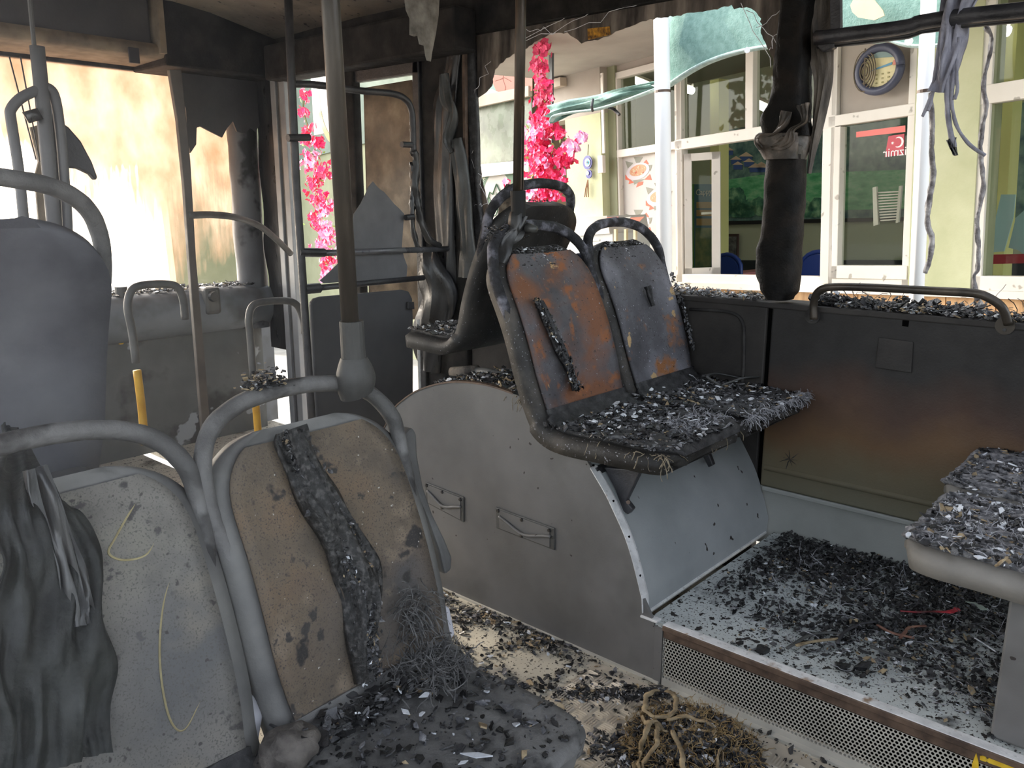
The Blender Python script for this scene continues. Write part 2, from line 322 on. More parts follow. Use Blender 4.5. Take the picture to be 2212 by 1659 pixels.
def strands(name, starts, n, length, r, mat, parent=None, seed=3, grav=0.6, curl=0.8, label=None, cat=None, up=Vector((0, 0, 1)), seg=6):
    rnd = random.Random(seed); g = G()
    for _ in range(n):
        p = Vector(starts(rnd)); d = Vector((rnd.gauss(0, 1), rnd.gauss(0, 1), rnd.gauss(0, 0.6))).normalized()
        L = length*rnd.uniform(0.4, 1.3); pts = [p]
        for k in range(seg):
            d = (d+Vector((rnd.gauss(0, curl), rnd.gauss(0, curl), rnd.gauss(0, curl)-grav))*0.45).normalized()
            p = p+d*L/seg; pts.append(p)
        g.tube(pts, r*rnd.uniform(0.6, 1.4), 3, caps=False)
    o = g.build(name, mat, parent); o['kind'] = 'stuff'
    if label: tag(o, label, cat)
    return o

# main dimensions (metres, bus frame: +Y to the front of the bus, +X to the kerb side, z=0 aisle floor)
XA = 1.86      # aisle face of the wheel box and of the platform riser
XW = 2.69      # inner face of the kerb-side wall
ZP = 0.185     # platform height
XL = -0.32     # inner face of the far side wall
YF = 4.42      # windscreen
YB = -2.6      # rear bulkhead
ZC = 2.20      # ceiling
# ------------------------------------------------------------------ setting: floor, walls, ceiling
ZC = 2.28
o = struct(G().box((XL, YB, -0.03), (XA+0.02, YF, 0)).build('floor', floor_m))
o = struct(G().box((XA+0.004, -1.6, ZP-0.02), (XW+0.02, 1.125, ZP)).build('floor', plat_m)); o.name = 'floor_platform'
struct(G().box((XA+0.1, 1.1, -0.03), (XW+0.05, YF, 0)).build('floor_front', floor_m))
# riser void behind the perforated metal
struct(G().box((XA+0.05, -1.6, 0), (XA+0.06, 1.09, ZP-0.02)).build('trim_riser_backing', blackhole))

YS = 1.195     # seam between wall panels
YE = 2.60      # end of the window bay
wr = G().box((XW, YB, 0.35), (XW+0.045, YS-0.008, 1.0)).build('wall_right', wall_scorch, bevel=0.006); struct(wr)
def on_wall(u, v, d=0.0): return PX(u, v, XW-d)
# crease strip at the foot of the panel, raised edge bead, skirt below
rows = []
for i in range(13):
    y = -1.6+(YS-0.02+1.6)*i/12
    rows.append([(XW-0.001, y, 0.43), (XW-0.007, y, 0.425), (XW-0.007, y, 0.415), (XW-0.001, y, 0.41)])
G().grid(rows).build('bead', wall_scorch, wr, smooth=True)
G().box((XW-0.012, -1.6, 0.335), (XW+0.0, YS-0.02, 0.352)).build('foot_strip', skirt_m, wr, bevel=0.004)
g = G(); a, b = PX(1895, 725, XW), PX(1975, 805, XW)
sq = [on_wall(u, v, -0.0) for u, v in ((1898, 728), (1974, 738), (1970, 806), (1891, 794))]
G().prism(sq, (-0.006, 0, 0)).build('access_cover', wall_black, wr, bevel=0.003)
G().prism([on_wall(u, v) for u, v in ((1950, 690), (1964, 692), (1962, 706), (1949, 704))], (-0.002, 0, 0)).build('screw_hole', blackhole, wr)
# star-shaped soot mark of a burst blister: thin flakes
g = G(); c = on_wall(1706, 992); rr = random.Random(4)
for k in range(9):
    a = k*0.7+rr.random()*0.3; L = rr.uniform(0.02, 0.05)
    g.prism([c+Vector((0, 0, 0)), c+Vector((0, math.cos(a)*L, math.sin(a)*L)), c+Vector((0, math.cos(a+0.25)*L*0.3, math.sin(a+0.25)*L*0.3))], (-0.0015, 0, 0))
tag(g.build('blister', char, wr), 'small star-shaped black blister')
struct(G().box((XW+0.003, -1.6, ZP-0.05), (XW+0.04, YS+0.2, 0.349)).build('wall_right_skirt', skirt_m))
# panel beyond the seam, with its embossed rounded outline
w2 = struct(G().box((XW, YS+0.008, 0.0), (XW+0.045, YE+0.02, 1.0)).build('wall_right_front', wall_black, bevel=0.006))
pts = [on_wall(u, v, 0.004) for u, v in ((1490, 668), (1560, 672), (1590, 680), (1603, 695), (1607, 720), (1606, 800), (1600, 850))]
G().tube(smoothpath(pts), 0.006, 6).build('embossed_bead', soot, w2, smooth=True)
struct(G().box((XW+0.01, YS-0.012, 0.3), (XW+0.03, YS+0.012, 1.0)).build('trim_seam', blackhole))
# sill
struct(G().box((XW-0.004, YB, 0.985), (XW+0.13, YE+0.02, 1.006)).build('trim_sill', wall_black, bevel=0.005))
struct(G().box((XW+0.13, YB, 0.2), (XW+0.15, YE+0.02, 0.99)).build('wall_right_outer', wall_black))
# header over the side windows and ceiling
struct(G().box((XW-0.02, YB, 2.03), (XW+0.14, YF+0.1, ZC+0.05)).build('wall_right_header', deep_soot))
cl = G()
rows = []
for i in range(40):
    y = YB+(YF-YB)*i/39
    rows.append([(XL+(XW-XL)*j/16, y, ZC+0.015*fbm(Vector((j*0.35, y*1.3, 0)))-0.10*max(0, (j-12)/4)**2-0.10*max(0, (4-j)/4)**2) for j in range(17)])
cl.v, cl.f, cl.m = [], [], []
HX0, HX1, HY0, HY1 = 0.75, 2.25, -1.35, 0.35   # added roof opening out of view, lets sky light in
for (x0, x1, y0, y1) in ((XL-0.1, XW+0.14, HY1, YF+0.1), (XL-0.1, XW+0.14, YB, HY0), (XL-0.1, HX0, HY0, HY1), (HX1, XW+0.14, HY0, HY1)): cl.box((x0, y0, ZC+0.05), (x1, y1, ZC+0.07))
for i in range(39):
    for j in range(16):
        c = (Vector(rows[i][j])+Vector(rows[i+1][j+1]))/2
        if HX0 < c.x < HX1 and HY0 < c.y < HY1: continue
        cl.add([rows[i][j], rows[i][j+1], rows[i+1][j+1], rows[i+1][j]], [(0, 1, 2, 3)])
struct(cl.build('ceiling', ceil_m, smooth=False))
# longitudinal ceiling duct edge over the door side
struct(G().box((XW-0.15, 2.55, 1.95), (XW-0.02, 3.95, 2.12)).build('trim_door_header', deep_soot, bevel=0.012))
# far-side wall (left of the camera): low wall, posts, open windows
struct(G().box((XL-0.05, YB, 0), (XL, YF, 0.88)).build('wall_left', wall_black))
struct(G().box((XL-0.05, YB, 2.0), (XL, YF, ZC+0.05)).build('wall_left_header', soot))
for i, y in enumerate((YB, -1.2, 1.35, 2.9, YF-0.1)):
    struct(G().box((XL-0.05, y, 0.88), (XL, y+0.09, 2.0)).build('trim_window_post', soot))
struct(G().box((XL, YB-0.05, 0), (XW+0.1, YB, 1.1)).build('wall_rear', wall_black))
struct(G().box((XL, YB-0.05, 2.0), (XW+0.1, YB, ZC+0.05)).build('wall_rear_header', soot))

# ---- front: dash wall, windscreen, header
fx1 = 2.62
struct(G().box((XL, YF, 0), (XW+0.1, YF+0.06, 0.62)).build('wall_front', dash_m))
dash = thing('dashboard', (1.7, YF-0.1, 0), 'light grey sooty dashboard with rubble along its top, under the windscreen', 'dashboard')
rows = []
prof = [(0.06, 0.62), (0.0, 0.64), (-0.05, 0.70), (-0.06, 0.79), (-0.03, 0.85), (0.03, 0.868), (0.14, 0.868)]
for i in range(24):
    x = XL+0.02+(fx1+0.02-XL)*i/23
    rows.append([(x, YF-0.18+dy+0.004*noise.noise(Vector((x*3, z*9, 0))), z) for dy, z in prof])
G().grid(rows).build('top_cover', dash_m, dash, smooth=True)
G().box((XL+0.02, YF-0.10, 0.0), (fx1+0.03, YF-0.02, 0.63)).build('lower_panel', M('dash_lower', [(0.10, 0.105, 0.10), (0.17, 0.175, 0.17)], 3, 0.6, 0.15, 90, patches=[((0.06, 0.06, 0.058), 3, 0.52, 0.6), ((0.34, 0.36, 0.38), 3.7, 0.62, 0.64)]), dash)
G().box((XL+0.02, YF-0.12, 0.622), (fx1+0.03, YF-0.095, 0.632)).build('shadow_gap', blackhole, dash)
for (u, v) in ((262, 736), (377, 718)):
    c = PY(u, v, YF-0.135)
    G().prism([c+Vector((dx, 0, dz)) for dx, dz in ((-0.02, 0.02), (0.02, 0.02), (0.02, -0.005), (0.008, -0.02), (-0.008, -0.02), (-0.02, -0.005))], (0, 0.03, 0)).build('yellow_clip', yellow, dash, bevel=0.003)
    G().tube([c+Vector((0, 0.0, 0.002)), c+Vector((0, -0.006, 0.002))], 0.007, 10).build('bolt', blackhole, dash)
c = PY(462, 640, YF-0.25)
G().box(c+Vector((-0.05, 0, -0.1)), c+Vector((0.045, 0.1, 0.05))).build('ticket_box', rail_gray, dash, bevel=0.02)
G().tube([c+Vector((-0.005, 0.0, 0)), c+Vector((-0.005, -0.02, 0))], [0.03, 0.026], 18).build('dial', melt_gray, dash, smooth=False)
c = PY(262, 632, YF-0.15)
G().tube([c+Vector((0, 0, -0.03)), c+Vector((0, 0, 0.03))], 0.03, 14).build('knob', rail_gray, dash)

wsmat = glass_soot('windscreen_sooted', [(0.3, (0.24, 0.135, 0.07)), (0.5, (0.42, 0.275, 0.185)), (0.7, (0.56, 0.41, 0.30))], 0.46, 0.76, 1.6, (1, 1, 0.6), zk=(0.66, -0.35))
win = thing('windscreen', (1.15, YF, 0.86), 'tan sooted windscreen glowing in the sun, wiped clear in patches', 'windscreen'); struct(win); 
def pane(name, pts, th, mat, parent=None):
    pts = [Vector(p) for p in pts]
    n = (pts[1]-pts[0]).cross(pts[2]-pts[0]).normalized()*th
    return G().prism(pts, n).build(name, mat, parent)
g = G().grid([[(XL+0.05, YF-0.01, 0.86), (fx1, YF-0.01, 0.86)], [(XL+0.05, YF-0.01, 2.02), (fx1, YF-0.01, 2.02)]]); g.build('pane', wsmat, win)
G().box((XL, YF-0.03, 0.84), (fx1+0.02, YF, 0.87)).build('rubber_seal', soot, win)
G().box((XL, YF-0.03, 1.99), (fx1+0.02, YF, 2.03)).build('rubber_seal', soot, win)
# header with curved lip
hd = struct(G().box((XL, YF-0.34, 2.045), (2.02, YF-0.02, ZC+0.03)).build('wall_front_header', header_m, bevel=0.012))
rows = []
for i in range(20):
    x = XL+(2.06-XL)*i/19
    rows.append([(x, YF-0.36-0.03*math.sin(t*PI)*0.6, 2.075-0.06*t) for t in (0, .25, .5, .75, 1)]+[(x, YF-0.05, 2.005)])
G().grid(rows).build('lip', lip_m, hd, smooth=True)
G().box((2.03, YF-0.40, 2.03), (2.06, YF-0.02, ZC+0.03)).build('end_rib', lip_m, hd)
c = PY(290, 118, YF-0.37); G().box(c+Vector((-0.03, -0.012, -0.04)), c+Vector((0.02, 0.0, 0.03))).build('bracket', header_m, hd, bevel=0.003)
# torn dark cover under the header to the right of the stanchion
rg = random.Random(5)
edge = [(385, 150), (383, 190), (402, 235), (405, 305), (412, 330), (424, 312), (425, 276), (433, 273), (452, 283), (470, 292), (480, 297), (490, 278), (503, 262), (512, 284), (530, 289), (541, 276), (552, 285), (565, 262), (572, 272), (590, 260), (597, 180), (600, 150)]
g = G(); yy = YF-0.20
pts = [PY(u, v, yy) for u, v in edge]
g.prism(pts, (0, 0.012, 0))
tag(g.build('torn_header_cover', header_m), 'torn dark header cover hanging with a ragged lower edge before the windscreen', 'panel')
struct(G().box((2.06, YF-0.38, 1.98), (XW, YF-0.02, ZC)).build('wall_front_header_side', deep_soot, bevel=0.01))

# corner pillar between windscreen and front door
g = G(); rows = []
for i in range(22):
    z = 0.62+1.42*i/21
    a = PX(555+8*math.sin(z*4), 500, XW-0.06)
    cx, cy = 2.60, 4.30; r = 0.065*(1+0.12*noise.noise(Vector((0, 0, z*4))))
    rows.append([(cx+r*1.3*math.cos(t*PI/8), cy+r*1.2*math.sin(t*PI/8)+0.02*noise.noise(Vector((t, z*3, 0))), z) for t in range(16)])
g.grid(rows, close=True); struct(g.build('trim_corner_pillar', M('corner_pillar', [(0.07, 0.07, 0.075), (0.14, 0.143, 0.15)], 3, 0.5, 0.3, 60, patches=[((0.02, 0.02, 0.02), 4, 0.58, 0.64)]), smooth=True))
g = G(); rows = []
for i in range(30):
    z = 0.5+1.5*i/29
    rows.append([(XW-0.03-0.015*noise.noise(Vector((j, z*5, 0))), 4.24-0.055*j+0.02*noise.noise(Vector((j*0.6, z*4, 3))), z) for j in range(5)])
g.grid(rows); struct(g.build('trim_corner_cover', melt, smooth=True))
# grey door frame: profiled upright
for k, (y0, y1, dx, m_) in enumerate(((3.985, 4.03, 0.0, frame_gray), (3.955, 3.98, 0.012, rail_gray), (3.90, 3.95, 0.0, frame_gray))):
    o = G().box((XW-0.07+dx, y0, 0.0), (XW-0.01, y1, 2.0)).build('trim_door_frame', m_, bevel=0.004); struct(o)
# front door opening: far jamb and closed rear leaf with sooted glass
struct(G().box((XW-0.05, 3.355, 0), (XW-0.0, 3.43, 1.99)).build('trim_door_jamb', deep_soot, bevel=0.008))
leafglass = glass_soot('leaf_glass_sooted', [(0.3, (0.15, 0.12, 0.09)), (0.5, (0.25, 0.205, 0.155)), (0.7, (0.42, 0.35, 0.26))], 0.20, 0.32, 3.0)
door = thing('door', (XW, 3.14, 0), 'front bus door leaf with brown sooted glass behind the black hand rail', 'door'); struct(door); door.name = 'door_1'
G().prism([PX(u, v, XW-0.015) for u, v in ((785, 190), (915, 168), (915, 690), (798, 690))], (0.006, 0, 0)).build('glass', leafglass, door)
G().box((XW-0.035, 2.90, 0.0), (XW, 2.945, 1.98)).build('leaf_frame', rail_black, door, bevel=0.006)
G().box((XW-0.035, 2.90, 1.90), (XW, 3.40, 1.98)).build('leaf_frame', rail_black, door, bevel=0.006)
G().box((XW-0.03, 2.93, 0.0), (XW, 3.37, 0.35)).build('kick_panel', dash_m, door, bevel=0.006)
struct(G().box((XW-0.05, 3.43, -0.02), (XW+0.02, 3.9, 0.02)).build('trim_threshold', alu))
# strip of light aluminium upright visible beside the seat
struct(G().tube([PY(903, 690, 2.72), PY(907, 845, 2.72)], 0.007, 8).build('trim_upright', alu))

# ---- C pillar and its melted covers
struct(G().box((XW-0.02, 2.63, 0.0), (XW+0.04, 2.9, 2.05)).build('trim_pillar', deep_soot, bevel=0.01))
def ribbon(pts, wfun, nrm, th, seed, fold=0.012, k=8, across=9, ff=14.0):
    """melted sheet: centre path, width and folds running along it"""
    P = smoothpath(pts, k); L = len(P); rf = []; rb = []; nrm = Vector(nrm).normalized()
    for i, p in enumerate(P):
        t = (P[min(i+1, L-1)]-P[max(0, i-1)]).normalized(); s = t.cross(nrm).normalized(); wd = wfun(i/(L-1))
        f = []; b = []
        for j in range(across):
            a = -1+2*j/(across-1)
            q = p+s*wd*a*(1+0.3*noise.noise(Vector((seed, i*0.10, a))))
            h = fold*(noise.noise(Vector((a*ff*0.2+seed, i*0.07, seed)))*2.0+0.7*math.cos(a*PI/2))
            f.append(q+nrm*h); b.append(q+nrm*(h-th))
        rf.append(f+b[::-1])
    return G().grid(rf, close=True).add(rf[0], [tuple(range(2*across))]).add(rf[-1], [tuple(range(2*across))[::-1]])
IN = Vector((-1, 0, 0))
def wallpts(lst, d): return [PX(u, v, XW-d) for u, v in lst]
cp = thing('melted_pillar_cover', (XW-0.03, 2.7, 0.4), 'sagging melted grey plastic cover on the pillar behind the front door', 'pillar cover')
ribbon(wallpts([(985, 95), (975, 170), (960, 230), (955, 300), (958, 420), (965, 560), (968, 640)], 0.03), lambda t: 0.04+0.025*math.sin(t*3), IN, 0.01, 3, 0.016).build('upper_sheet', melt, cp, smooth=True)
ribbon(wallpts([(985, 300), (990, 340), (1000, 430), (1008, 500), (1010, 600)], 0.05), lambda t: 0.03+0.02*t, IN, 0.01, 8, 0.015).build('lower_sheet', melt_gray, cp, smooth=True)
ribbon(wallpts([(925, 545), (935, 590), (940, 650), (930, 720), (925, 800)], 0.06), lambda t: 0.06+0.07*t*(1-t)*3, IN, 0.012, 12, 0.04).build('sagging_sheet', melt, cp, smooth=True)
ribbon(wallpts([(960, 160), (966, 210), (978, 250), (968, 300), (975, 330)], 0.07), lambda t: 0.018+0.012*math.sin(t*6), IN, 0.01, 21, 0.02).build('drip', melt_gray, cp, smooth=True)
struct(G().box((XW-0.03, 2.615, 1.15), (XW-0.012, 2.63, 1.97)).build('trim_window_rubber', alu_brown))
# dark window edge strip
g = ribbon(wallpts([(1012, 90), (1015, 200), (1018, 300), (1022, 420), (1030, 520), (1030, 600)], 0.0), lambda t: 0.03+0.015*t, IN, 0.02, 31, 0.01)
tag(g.build('melted_window_seal', char, smooth=True), 'black crusted window seal hanging beside the tall pillar', 'window seal')

# ---- charred pillar between the side windows (whole, collar folds and rim)
def loft(rows_px, xc, depth, seed, amp, n=26, zfold=()):
    rows = []
    R_ = []
    for i in range(len(rows_px)-1):
        (v0, l0, r0), (v1, l1, r1) = rows_px[i], rows_px[i+1]
        m = max(2, int((v1-v0)/7))
        for k in range(m):
            t = k/m; s = t*t*(3-2*t); R_.append((v0+(v1-v0)*t, l0+(l1-l0)*s, r0+(r1-r0)*s))
    R_.append(rows_px[-1])
    for (v, l, r) in R_:
        a, b = PX(l, v, xc), PX(r, v, xc); c = (a+b)/2; hw = abs(a.y-b.y)/2
        ring = []
        for k in range(n):
            th = 2*PI*k/n; cs, sn = math.cos(th), math.sin(th)
            e = 0.55; px = abs(cs)**e*math.copysign(1, cs); py = abs(sn)**e*math.copysign(1, sn)
            q = Vector((c.x+depth*py, c.y+hw*px, c.z+(a.z-b.z)/2*px*0))
            am = amp*(1+sum(f[2]*math.exp(-((v-f[0])/f[1])**2) for f in zfold))
            nz = noise.noise(Vector((q.y*16+seed, q.z*9, sn*1.5+seed)))+0.5*noise.noise(Vector((q.y*50, q.z*24, sn*4+seed)))
            d = Vector((py, px, 0)).normalized()
            ring.append(q+d*nz*am)
        rows.append(ring)
    g = G().grid(rows, close=True)
    g.add(rows[0], [tuple(range(n))]); g.add(rows[-1], [tuple(range(n))[::-1]]); return g
pl = thing('charred_window_pillar', (XW, 1.12, 1.0), 'tall black charred window pillar with a melted bulging collar, standing on the sill', 'pillar')
loft([(-60, 1696, 1762), (20, 1692, 1756), (100, 1686, 1745), (160, 1680, 1745), (220, 1668, 1746), (262, 1652, 1748), (296, 1654, 1748)], XW+0.01, 0.05, 2, 0.010, zfold=((262, 40, 1.2),)).build('upper_cover', pillar_m, pl, smooth=True)
loft([(290, 1648, 1742), (303, 1636, 1744), (316, 1642, 1742), (330, 1657, 1738), (345, 1664, 1737)], XW-0.005, 0.062, 5, 0.014, zfold=((303, 14, 1.5),)).build('melted_collar', M('collar', [(0.012, 0.010, 0.008), (0.05, 0.04, 0.03), (0.2, 0.16, 0.13)], 9, 0.4, 0.5, 100), pl, smooth=True)
loft([(335, 1664, 1736), (430, 1659, 1735), (500, 1652, 1729), (545, 1641, 1724), (590, 1639, 1725), (625, 1648, 1722), (646, 1664, 1708)], XW, 0.055, 9, 0.006).build('lower_cover', pillar_m, pl, smooth=True)
g = ribbon([PX(u, v, XW-0.07) for u, v in ((1648, 320), (1640, 298), (1668, 292), (1690, 268), (1698, 240))], lambda t: 0.012+0.006*math.sin(t*9), IN, 0.012, 4, 0.012)
g.build('fold', MATS['collar'], pl, smooth=True)
ribbon([PX(u, v, XW-0.07) for u, v in ((1668, 318), (1700, 306), (1712, 280), (1738, 262), (1733, 226))], lambda t: 0.012+0.01*math.sin(t*7), IN, 0.012, 7, 0.014).build('fold', MATS['collar'], pl, smooth=True)
# burnt sheet remains right of the pillar
g = ribbon([PX(u, v, XW+0.03) for u, v in ((1765, -10), (1768, 60), (1772, 110), (1778, 170), (1768, 250), (1755, 320), (1748, 375))], lambda t: 0.05*(1-t)+0.004, IN, 0.004, 14, 0.01)
tag(g.build('torn_seal_strip', burnt_cloth, smooth=False), 'torn charred sheet strip hanging along the right edge of the black pillar', 'sheet')
def curtain(name, outline, x, mat, label, cat, jag=0.0022, seed=1, th=0.004):
    pts = []
    rn = random.Random(seed); n = len(outline)
    for i in range(n):
        a = outline[i]; b = outline[(i+1) % n]; L = math.hypot(b[0]-a[0], b[1]-a[1]); m = max(1, int(L/7))
        for k in range(m):
            t = k/m; p = PX(a[0]+(b[0]-a[0])*t, a[1]+(b[1]-a[1])*t, x)
            pts.append(p+Vector((0, rn.gauss(0, jag), rn.gauss(0, jag))) if L > 12 else p)
    o = G().prism(pts, (th, 0, 0)).build(name, mat)
    return tag(o, label, cat)
curtain('charred_curtain', [(1010, 20), (1012, 290), (1020, 300), (1024, 235), (1030, 212), (1050, 200), (1062, 185), (1068, 150), (1085, 132), (1107, 118), (1130, 108), (1160, 88), (1190, 72), (1225, 70), (1240, 80), (1256, 93), (1300, 82), (1350, 60), (1395, 44), (1440, 37), (1490, 28), (1540, 22), (1580, 10), (1586, 20), (1612, 13), (1628, 24), (1642, 40), (1646, 78), (1660, 105), (1670, 125), (1676, 165), (1690, 180), (1700, 90), (1700, -60), (1010, -60)], XW+0.02, blind_m, 'ragged charred window blind hanging along the top of the side window', 'blind', seed=3)
curtain('charred_curtain', [(1008, 285), (1018, 290), (1026, 330), (1036, 360), (1043, 400), (1062, 470), (1060, 560), (1044, 640), (1006, 640)], XW+0.03, blind_m, 'narrow speckled strip of charred blind left in the lower corner beside the front seat', 'blind', seed=9)
g = G(); rn = random.Random(8)
for (u0, v0, u1, v1) in ((1120, 80, 1330, -5), (1122, 92, 1290, 20), (1215, 72, 1400, -4), (1016, 220, 1060, 130), (1130, 60, 1200, 70), (1600, 10, 1670, 140), (1640, 60, 1690, 20), (1655, 110, 1688, 60), (1618, 20, 1690, 110), (1020, 300, 1016, 200), (1022, 320, 1060, 470), (1010, 450, 1056, 440), (1014, 500, 1060, 505), (1680, 120, 1668, 200), (1690, 140, 1672, 190)):
    pts = [PX(u0+(u1-u0)*t/7+rn.gauss(0, 4), v0+(v1-v0)*t/7+rn.gauss(0, 4), XW-0.0) for t in range(8)]
    g.tube(pts, 0.0012, 4, caps=False)
tag(g.build('white_strand', white_string), 'thin pale melted strands strung across the charred blind', 'strands', kind='stuff')
o = G().prism([PX(u, v, XW+0.012) for u, v in ((1269, 62), (1316, 57), (1318, 75), (1270, 86))], (0.003, 0, 0)).build('orange_tag', M('orange_tag', [(0.05, 0.02, 0.01), (0.75, 0.36, 0.03)], 55, 0.5, 0.4, 90))
tag(o, 'small scorched orange label on the lower edge of the charred blind', 'label')
# peeled strip hanging from the ceiling
out = [(872, -10), (876, 22), (884, 40), (884, 76), (900, 72), (905, 96), (914, 92), (918, 120), (921, 131), (924, 110), (932, 70), (938, 30), (940, -10)]
o = G().prism([PY(u, v, 2.3) for u, v in out], (0.03, 0.008, 0)).build('peeled_ceiling_strip', foil, bevel=0.001); tag(o, 'ragged peeled strip hanging from the ceiling above the hand rail', 'ceiling strip')
# ------------------------------------------------------------------ wheel box
xa = XA
prof_px = [(848, 890), (870, 865), (900, 845), (940, 831), (985, 825), (1035, 829), (1080, 840), (1140, 865), (1200, 910), (1250, 968), (1285, 1025), (1310, 1068), (1330, 1110), (1350, 1155), (1365, 1200), (1378, 1250), (1388, 1292)]
prof = [(PX(u, v, xa).y, PX(u, v, xa).z) for u, v in prof_px]
prof = [(y, z) for y, z in prof]
left = [(prof[0][0]+0.10, prof[0][1]-0.16), (prof[0][0]+0.15, prof[0][1]-0.34), (prof[0][0]+0.17, 0.0)]
Pf = smoothpath([Vector((0, y, z)) for y, z in ([left[1], left[0]]+prof)], 4)
Pf = [(left[2][0], 0.0)]+[(p.y, p.z) for p in Pf]
endy = Pf[-1][0]
corner = PX(1414, 1350, xa)
outline = Pf+[(corner.y, corner.z-0.0), (corner.y-0.005, 0.0)]
wb = thing('wheel_arch_box', (2.2, 1.6, 0), 'big grey round-topped wheel arch box carrying the middle seats', 'wheel arch box')
G().prism([(xa, y, z) for y, z in outline], (0.012, 0, 0)).build('side_panel', panel_gray, wb)
sk = [(y, z) for y, z in Pf if z > 0.001]
rows = [[(xa+0.008+(XW-xa-0.012)*j/10, y, z-0.003) for j in range(11)] for y, z in sk]+[[(xa+0.008+(XW-xa-0.012)*j/10, sk[-1][0]+0.002, ZP-0.01) for j in range(11)]]
G().grid(rows).build('curved_skin', panel_blue, wb, smooth=True)
# aluminium edging along the rear curve, with rivets
ed = [p for p in Pf if p[0] < PX(1283, 1020, xa).y+0.01]+[(endy-0.004, ZP+0.01)]
rows = [[(xa-0.006, y, z), (xa-0.006, y+0.0, z+0.004), (xa+0.02, y-0.002, z+0.006), (xa+0.028, y-0.002, z+0.002)] for y, z in ed]
G().grid(rows).build('edge_trim', alu, wb)
ed2 = [p for p in Pf if p[0] > PX(1120, 850, xa).y]
rows = [[(xa-0.004, y, z-0.002), (xa-0.004, y, z+0.003), (xa+0.012, y, z+0.004)] for y, z in ed2]
G().grid(rows).build('edge_bead', alu_brown, wb)
for i in range(0, len(ed), 7):
    y, z = ed[i]; G().tube([(xa+0.01, y, z+0.004), (xa+0.01, y, z+0.009)], 0.0035, 8).build('rivet', blackhole, wb)
G().box((xa+0.012, sk[-1][0]-0.004, ZP), (XW-0.02, sk[-1][0]+0.004, ZP+0.006)).build('floor_bead', alu, wb)
# recessed pull handles in the side panel
def pull(c_px, w_, h_, broken, label=None):
    c = [PX(u, v, xa) for u, v in c_px]
    n = Vector((-1, 0, 0))
    ctr = sum(c, Vector())/4
    g = G().prism([p for p in c], (-0.006, 0, 0)); fr = g.build('pull_plate', M('pull_plate', [(0.05, 0.05, 0.048), (0.085, 0.085, 0.08)], 6, 0.5, 0.2, 90), wb, bevel=0.004)
    inn = [ctr+(p-ctr)*0.86+Vector((-0.0065, 0, 0)) for p in c]
    G().prism(inn, (-0.0015, 0, 0)).build('recess', panel_gray, fr, bevel=0.001)
    L = [c[3]+(c[0]-c[3])*0.62, None, c[2]+(c[1]-c[2])*0.62]
    a = c[0]+(c[3]-c[0])*0.35+(c[1]-c[0])*0.08; b = c[1]+(c[2]-c[1])*0.40-(c[1]-c[0])*0.05; m = (a+b)/2-Vector((0, 0, 0.026))
    off = Vector((-0.010, 0, 0))
    G().tube(smoothpath([a+off, a*0.7+m*0.3+off*1.2, m+off*1.6, m*0.3+b*0.7+off*1.2, b+off], 5), 0.005, 7).build('grip_lip', panel_gray, fr, smooth=True)
    for (s, t) in ((0.06, 0.12), (0.47, 0.14), (0.92, 0.16), (0.45, 0.9)):
        p = c[0]+(c[1]-c[0])*s+(c[3]-c[0])*t
        G().tube([p+Vector((-0.006, 0, 0)), p+Vector((-0.011, 0, 0))], [0.0065, 0.005], 10).build('screw', soot_gloss, fr)
pull([(920, 1040), (1004, 1073), (1004, 1128), (922, 1085)], 0, 0, 0)
pull([(1072, 1094), (1200, 1140), (1200, 1188), (1074, 1140)], 0, 0, 0)
# corner filler, riser frame and perforated riser
rise = thing('platform_riser', (xa, 0.2, 0), 'perforated grey metal riser under the edge of the seat platform', 'riser')
yc0 = corner.y
G().box((xa-0.002, 1.075, 0), (xa+0.012, yc0-0.002, ZP-0.012)).build('corner_plate', panel_gray, rise)
y1 = PX(1432, 1400, xa).y; y0 = -1.5; za, zb = 0.022, ZP-0.035
pitch = 0.0102; rp = pitch*0.866; g = G(); nr = int((zb-za)/rp); nc = int((y1-y0)/pitch)
hr = pitch*0.385
for r_ in range(nr):
    for c_ in range(nc):
        cy = y1-pitch*(c_+0.5+(0.5 if r_ % 2 else 0)); cz = za+rp*(r_+0.5)
        o_ = [(cy-pitch/2, cz-rp/2), (cy, cz-rp/2), (cy+pitch/2, cz-rp/2), (cy+pitch/2, cz+rp/2), (cy, cz+rp/2), (cy-pitch/2, cz+rp/2)]
        h_ = [(cy+hr*math.cos(a), cz+hr*math.sin(a)) for a in (PI*7/6+0, PI*1.5, PI*11/6, PI/6, PI/2, PI*5/6)]
        vs = [(xa, y, z) for y, z in o_+h_]
        g.add(vs, [(i, (i+1) % 6, (i+1) % 6+6, i+6) for i in range(6)])
o = g.build('perforated_sheet', perf_m, rise); o['kind'] = 'stuff'
G().box((xa-0.001, y0, 0), (xa+0.012, y1, za)).build('bottom_rail', perf_m, rise)
G().box((xa-0.001, y0, zb-0.002), (xa+0.012, y1, ZP-0.012)).build('top_rail', alu_brown, rise)
G().box((xa-0.001, y1, za), (xa+0.012, 1.072, zb)).build('end_rail', perf_m, rise)
G().box((xa-0.010, -1.5, ZP-0.013), (xa+0.002, yc0-0.03, ZP+0.002)).build('nosing_face', alu_brown, rise, bevel=0.002)
G().box((xa-0.006, -1.5, ZP), (xa+0.024, yc0-0.03, ZP+0.004)).build('nosing_top', alu, rise, bevel=0.001)
G().box((xa-0.006, yc0-0.01, ZP), (xa+0.02, yc0+0.045, ZP+0.006)).build('nosing_end', alu, rise, bevel=0.001)
G().prism([(xa-0.02, -1.5, 0), (xa-0.02, 1.04, 0), (xa, 1.04, 0), (xa, -1.5, 0)], (0, 0, 0.006)).build('floor_strip', perf_m, rise)
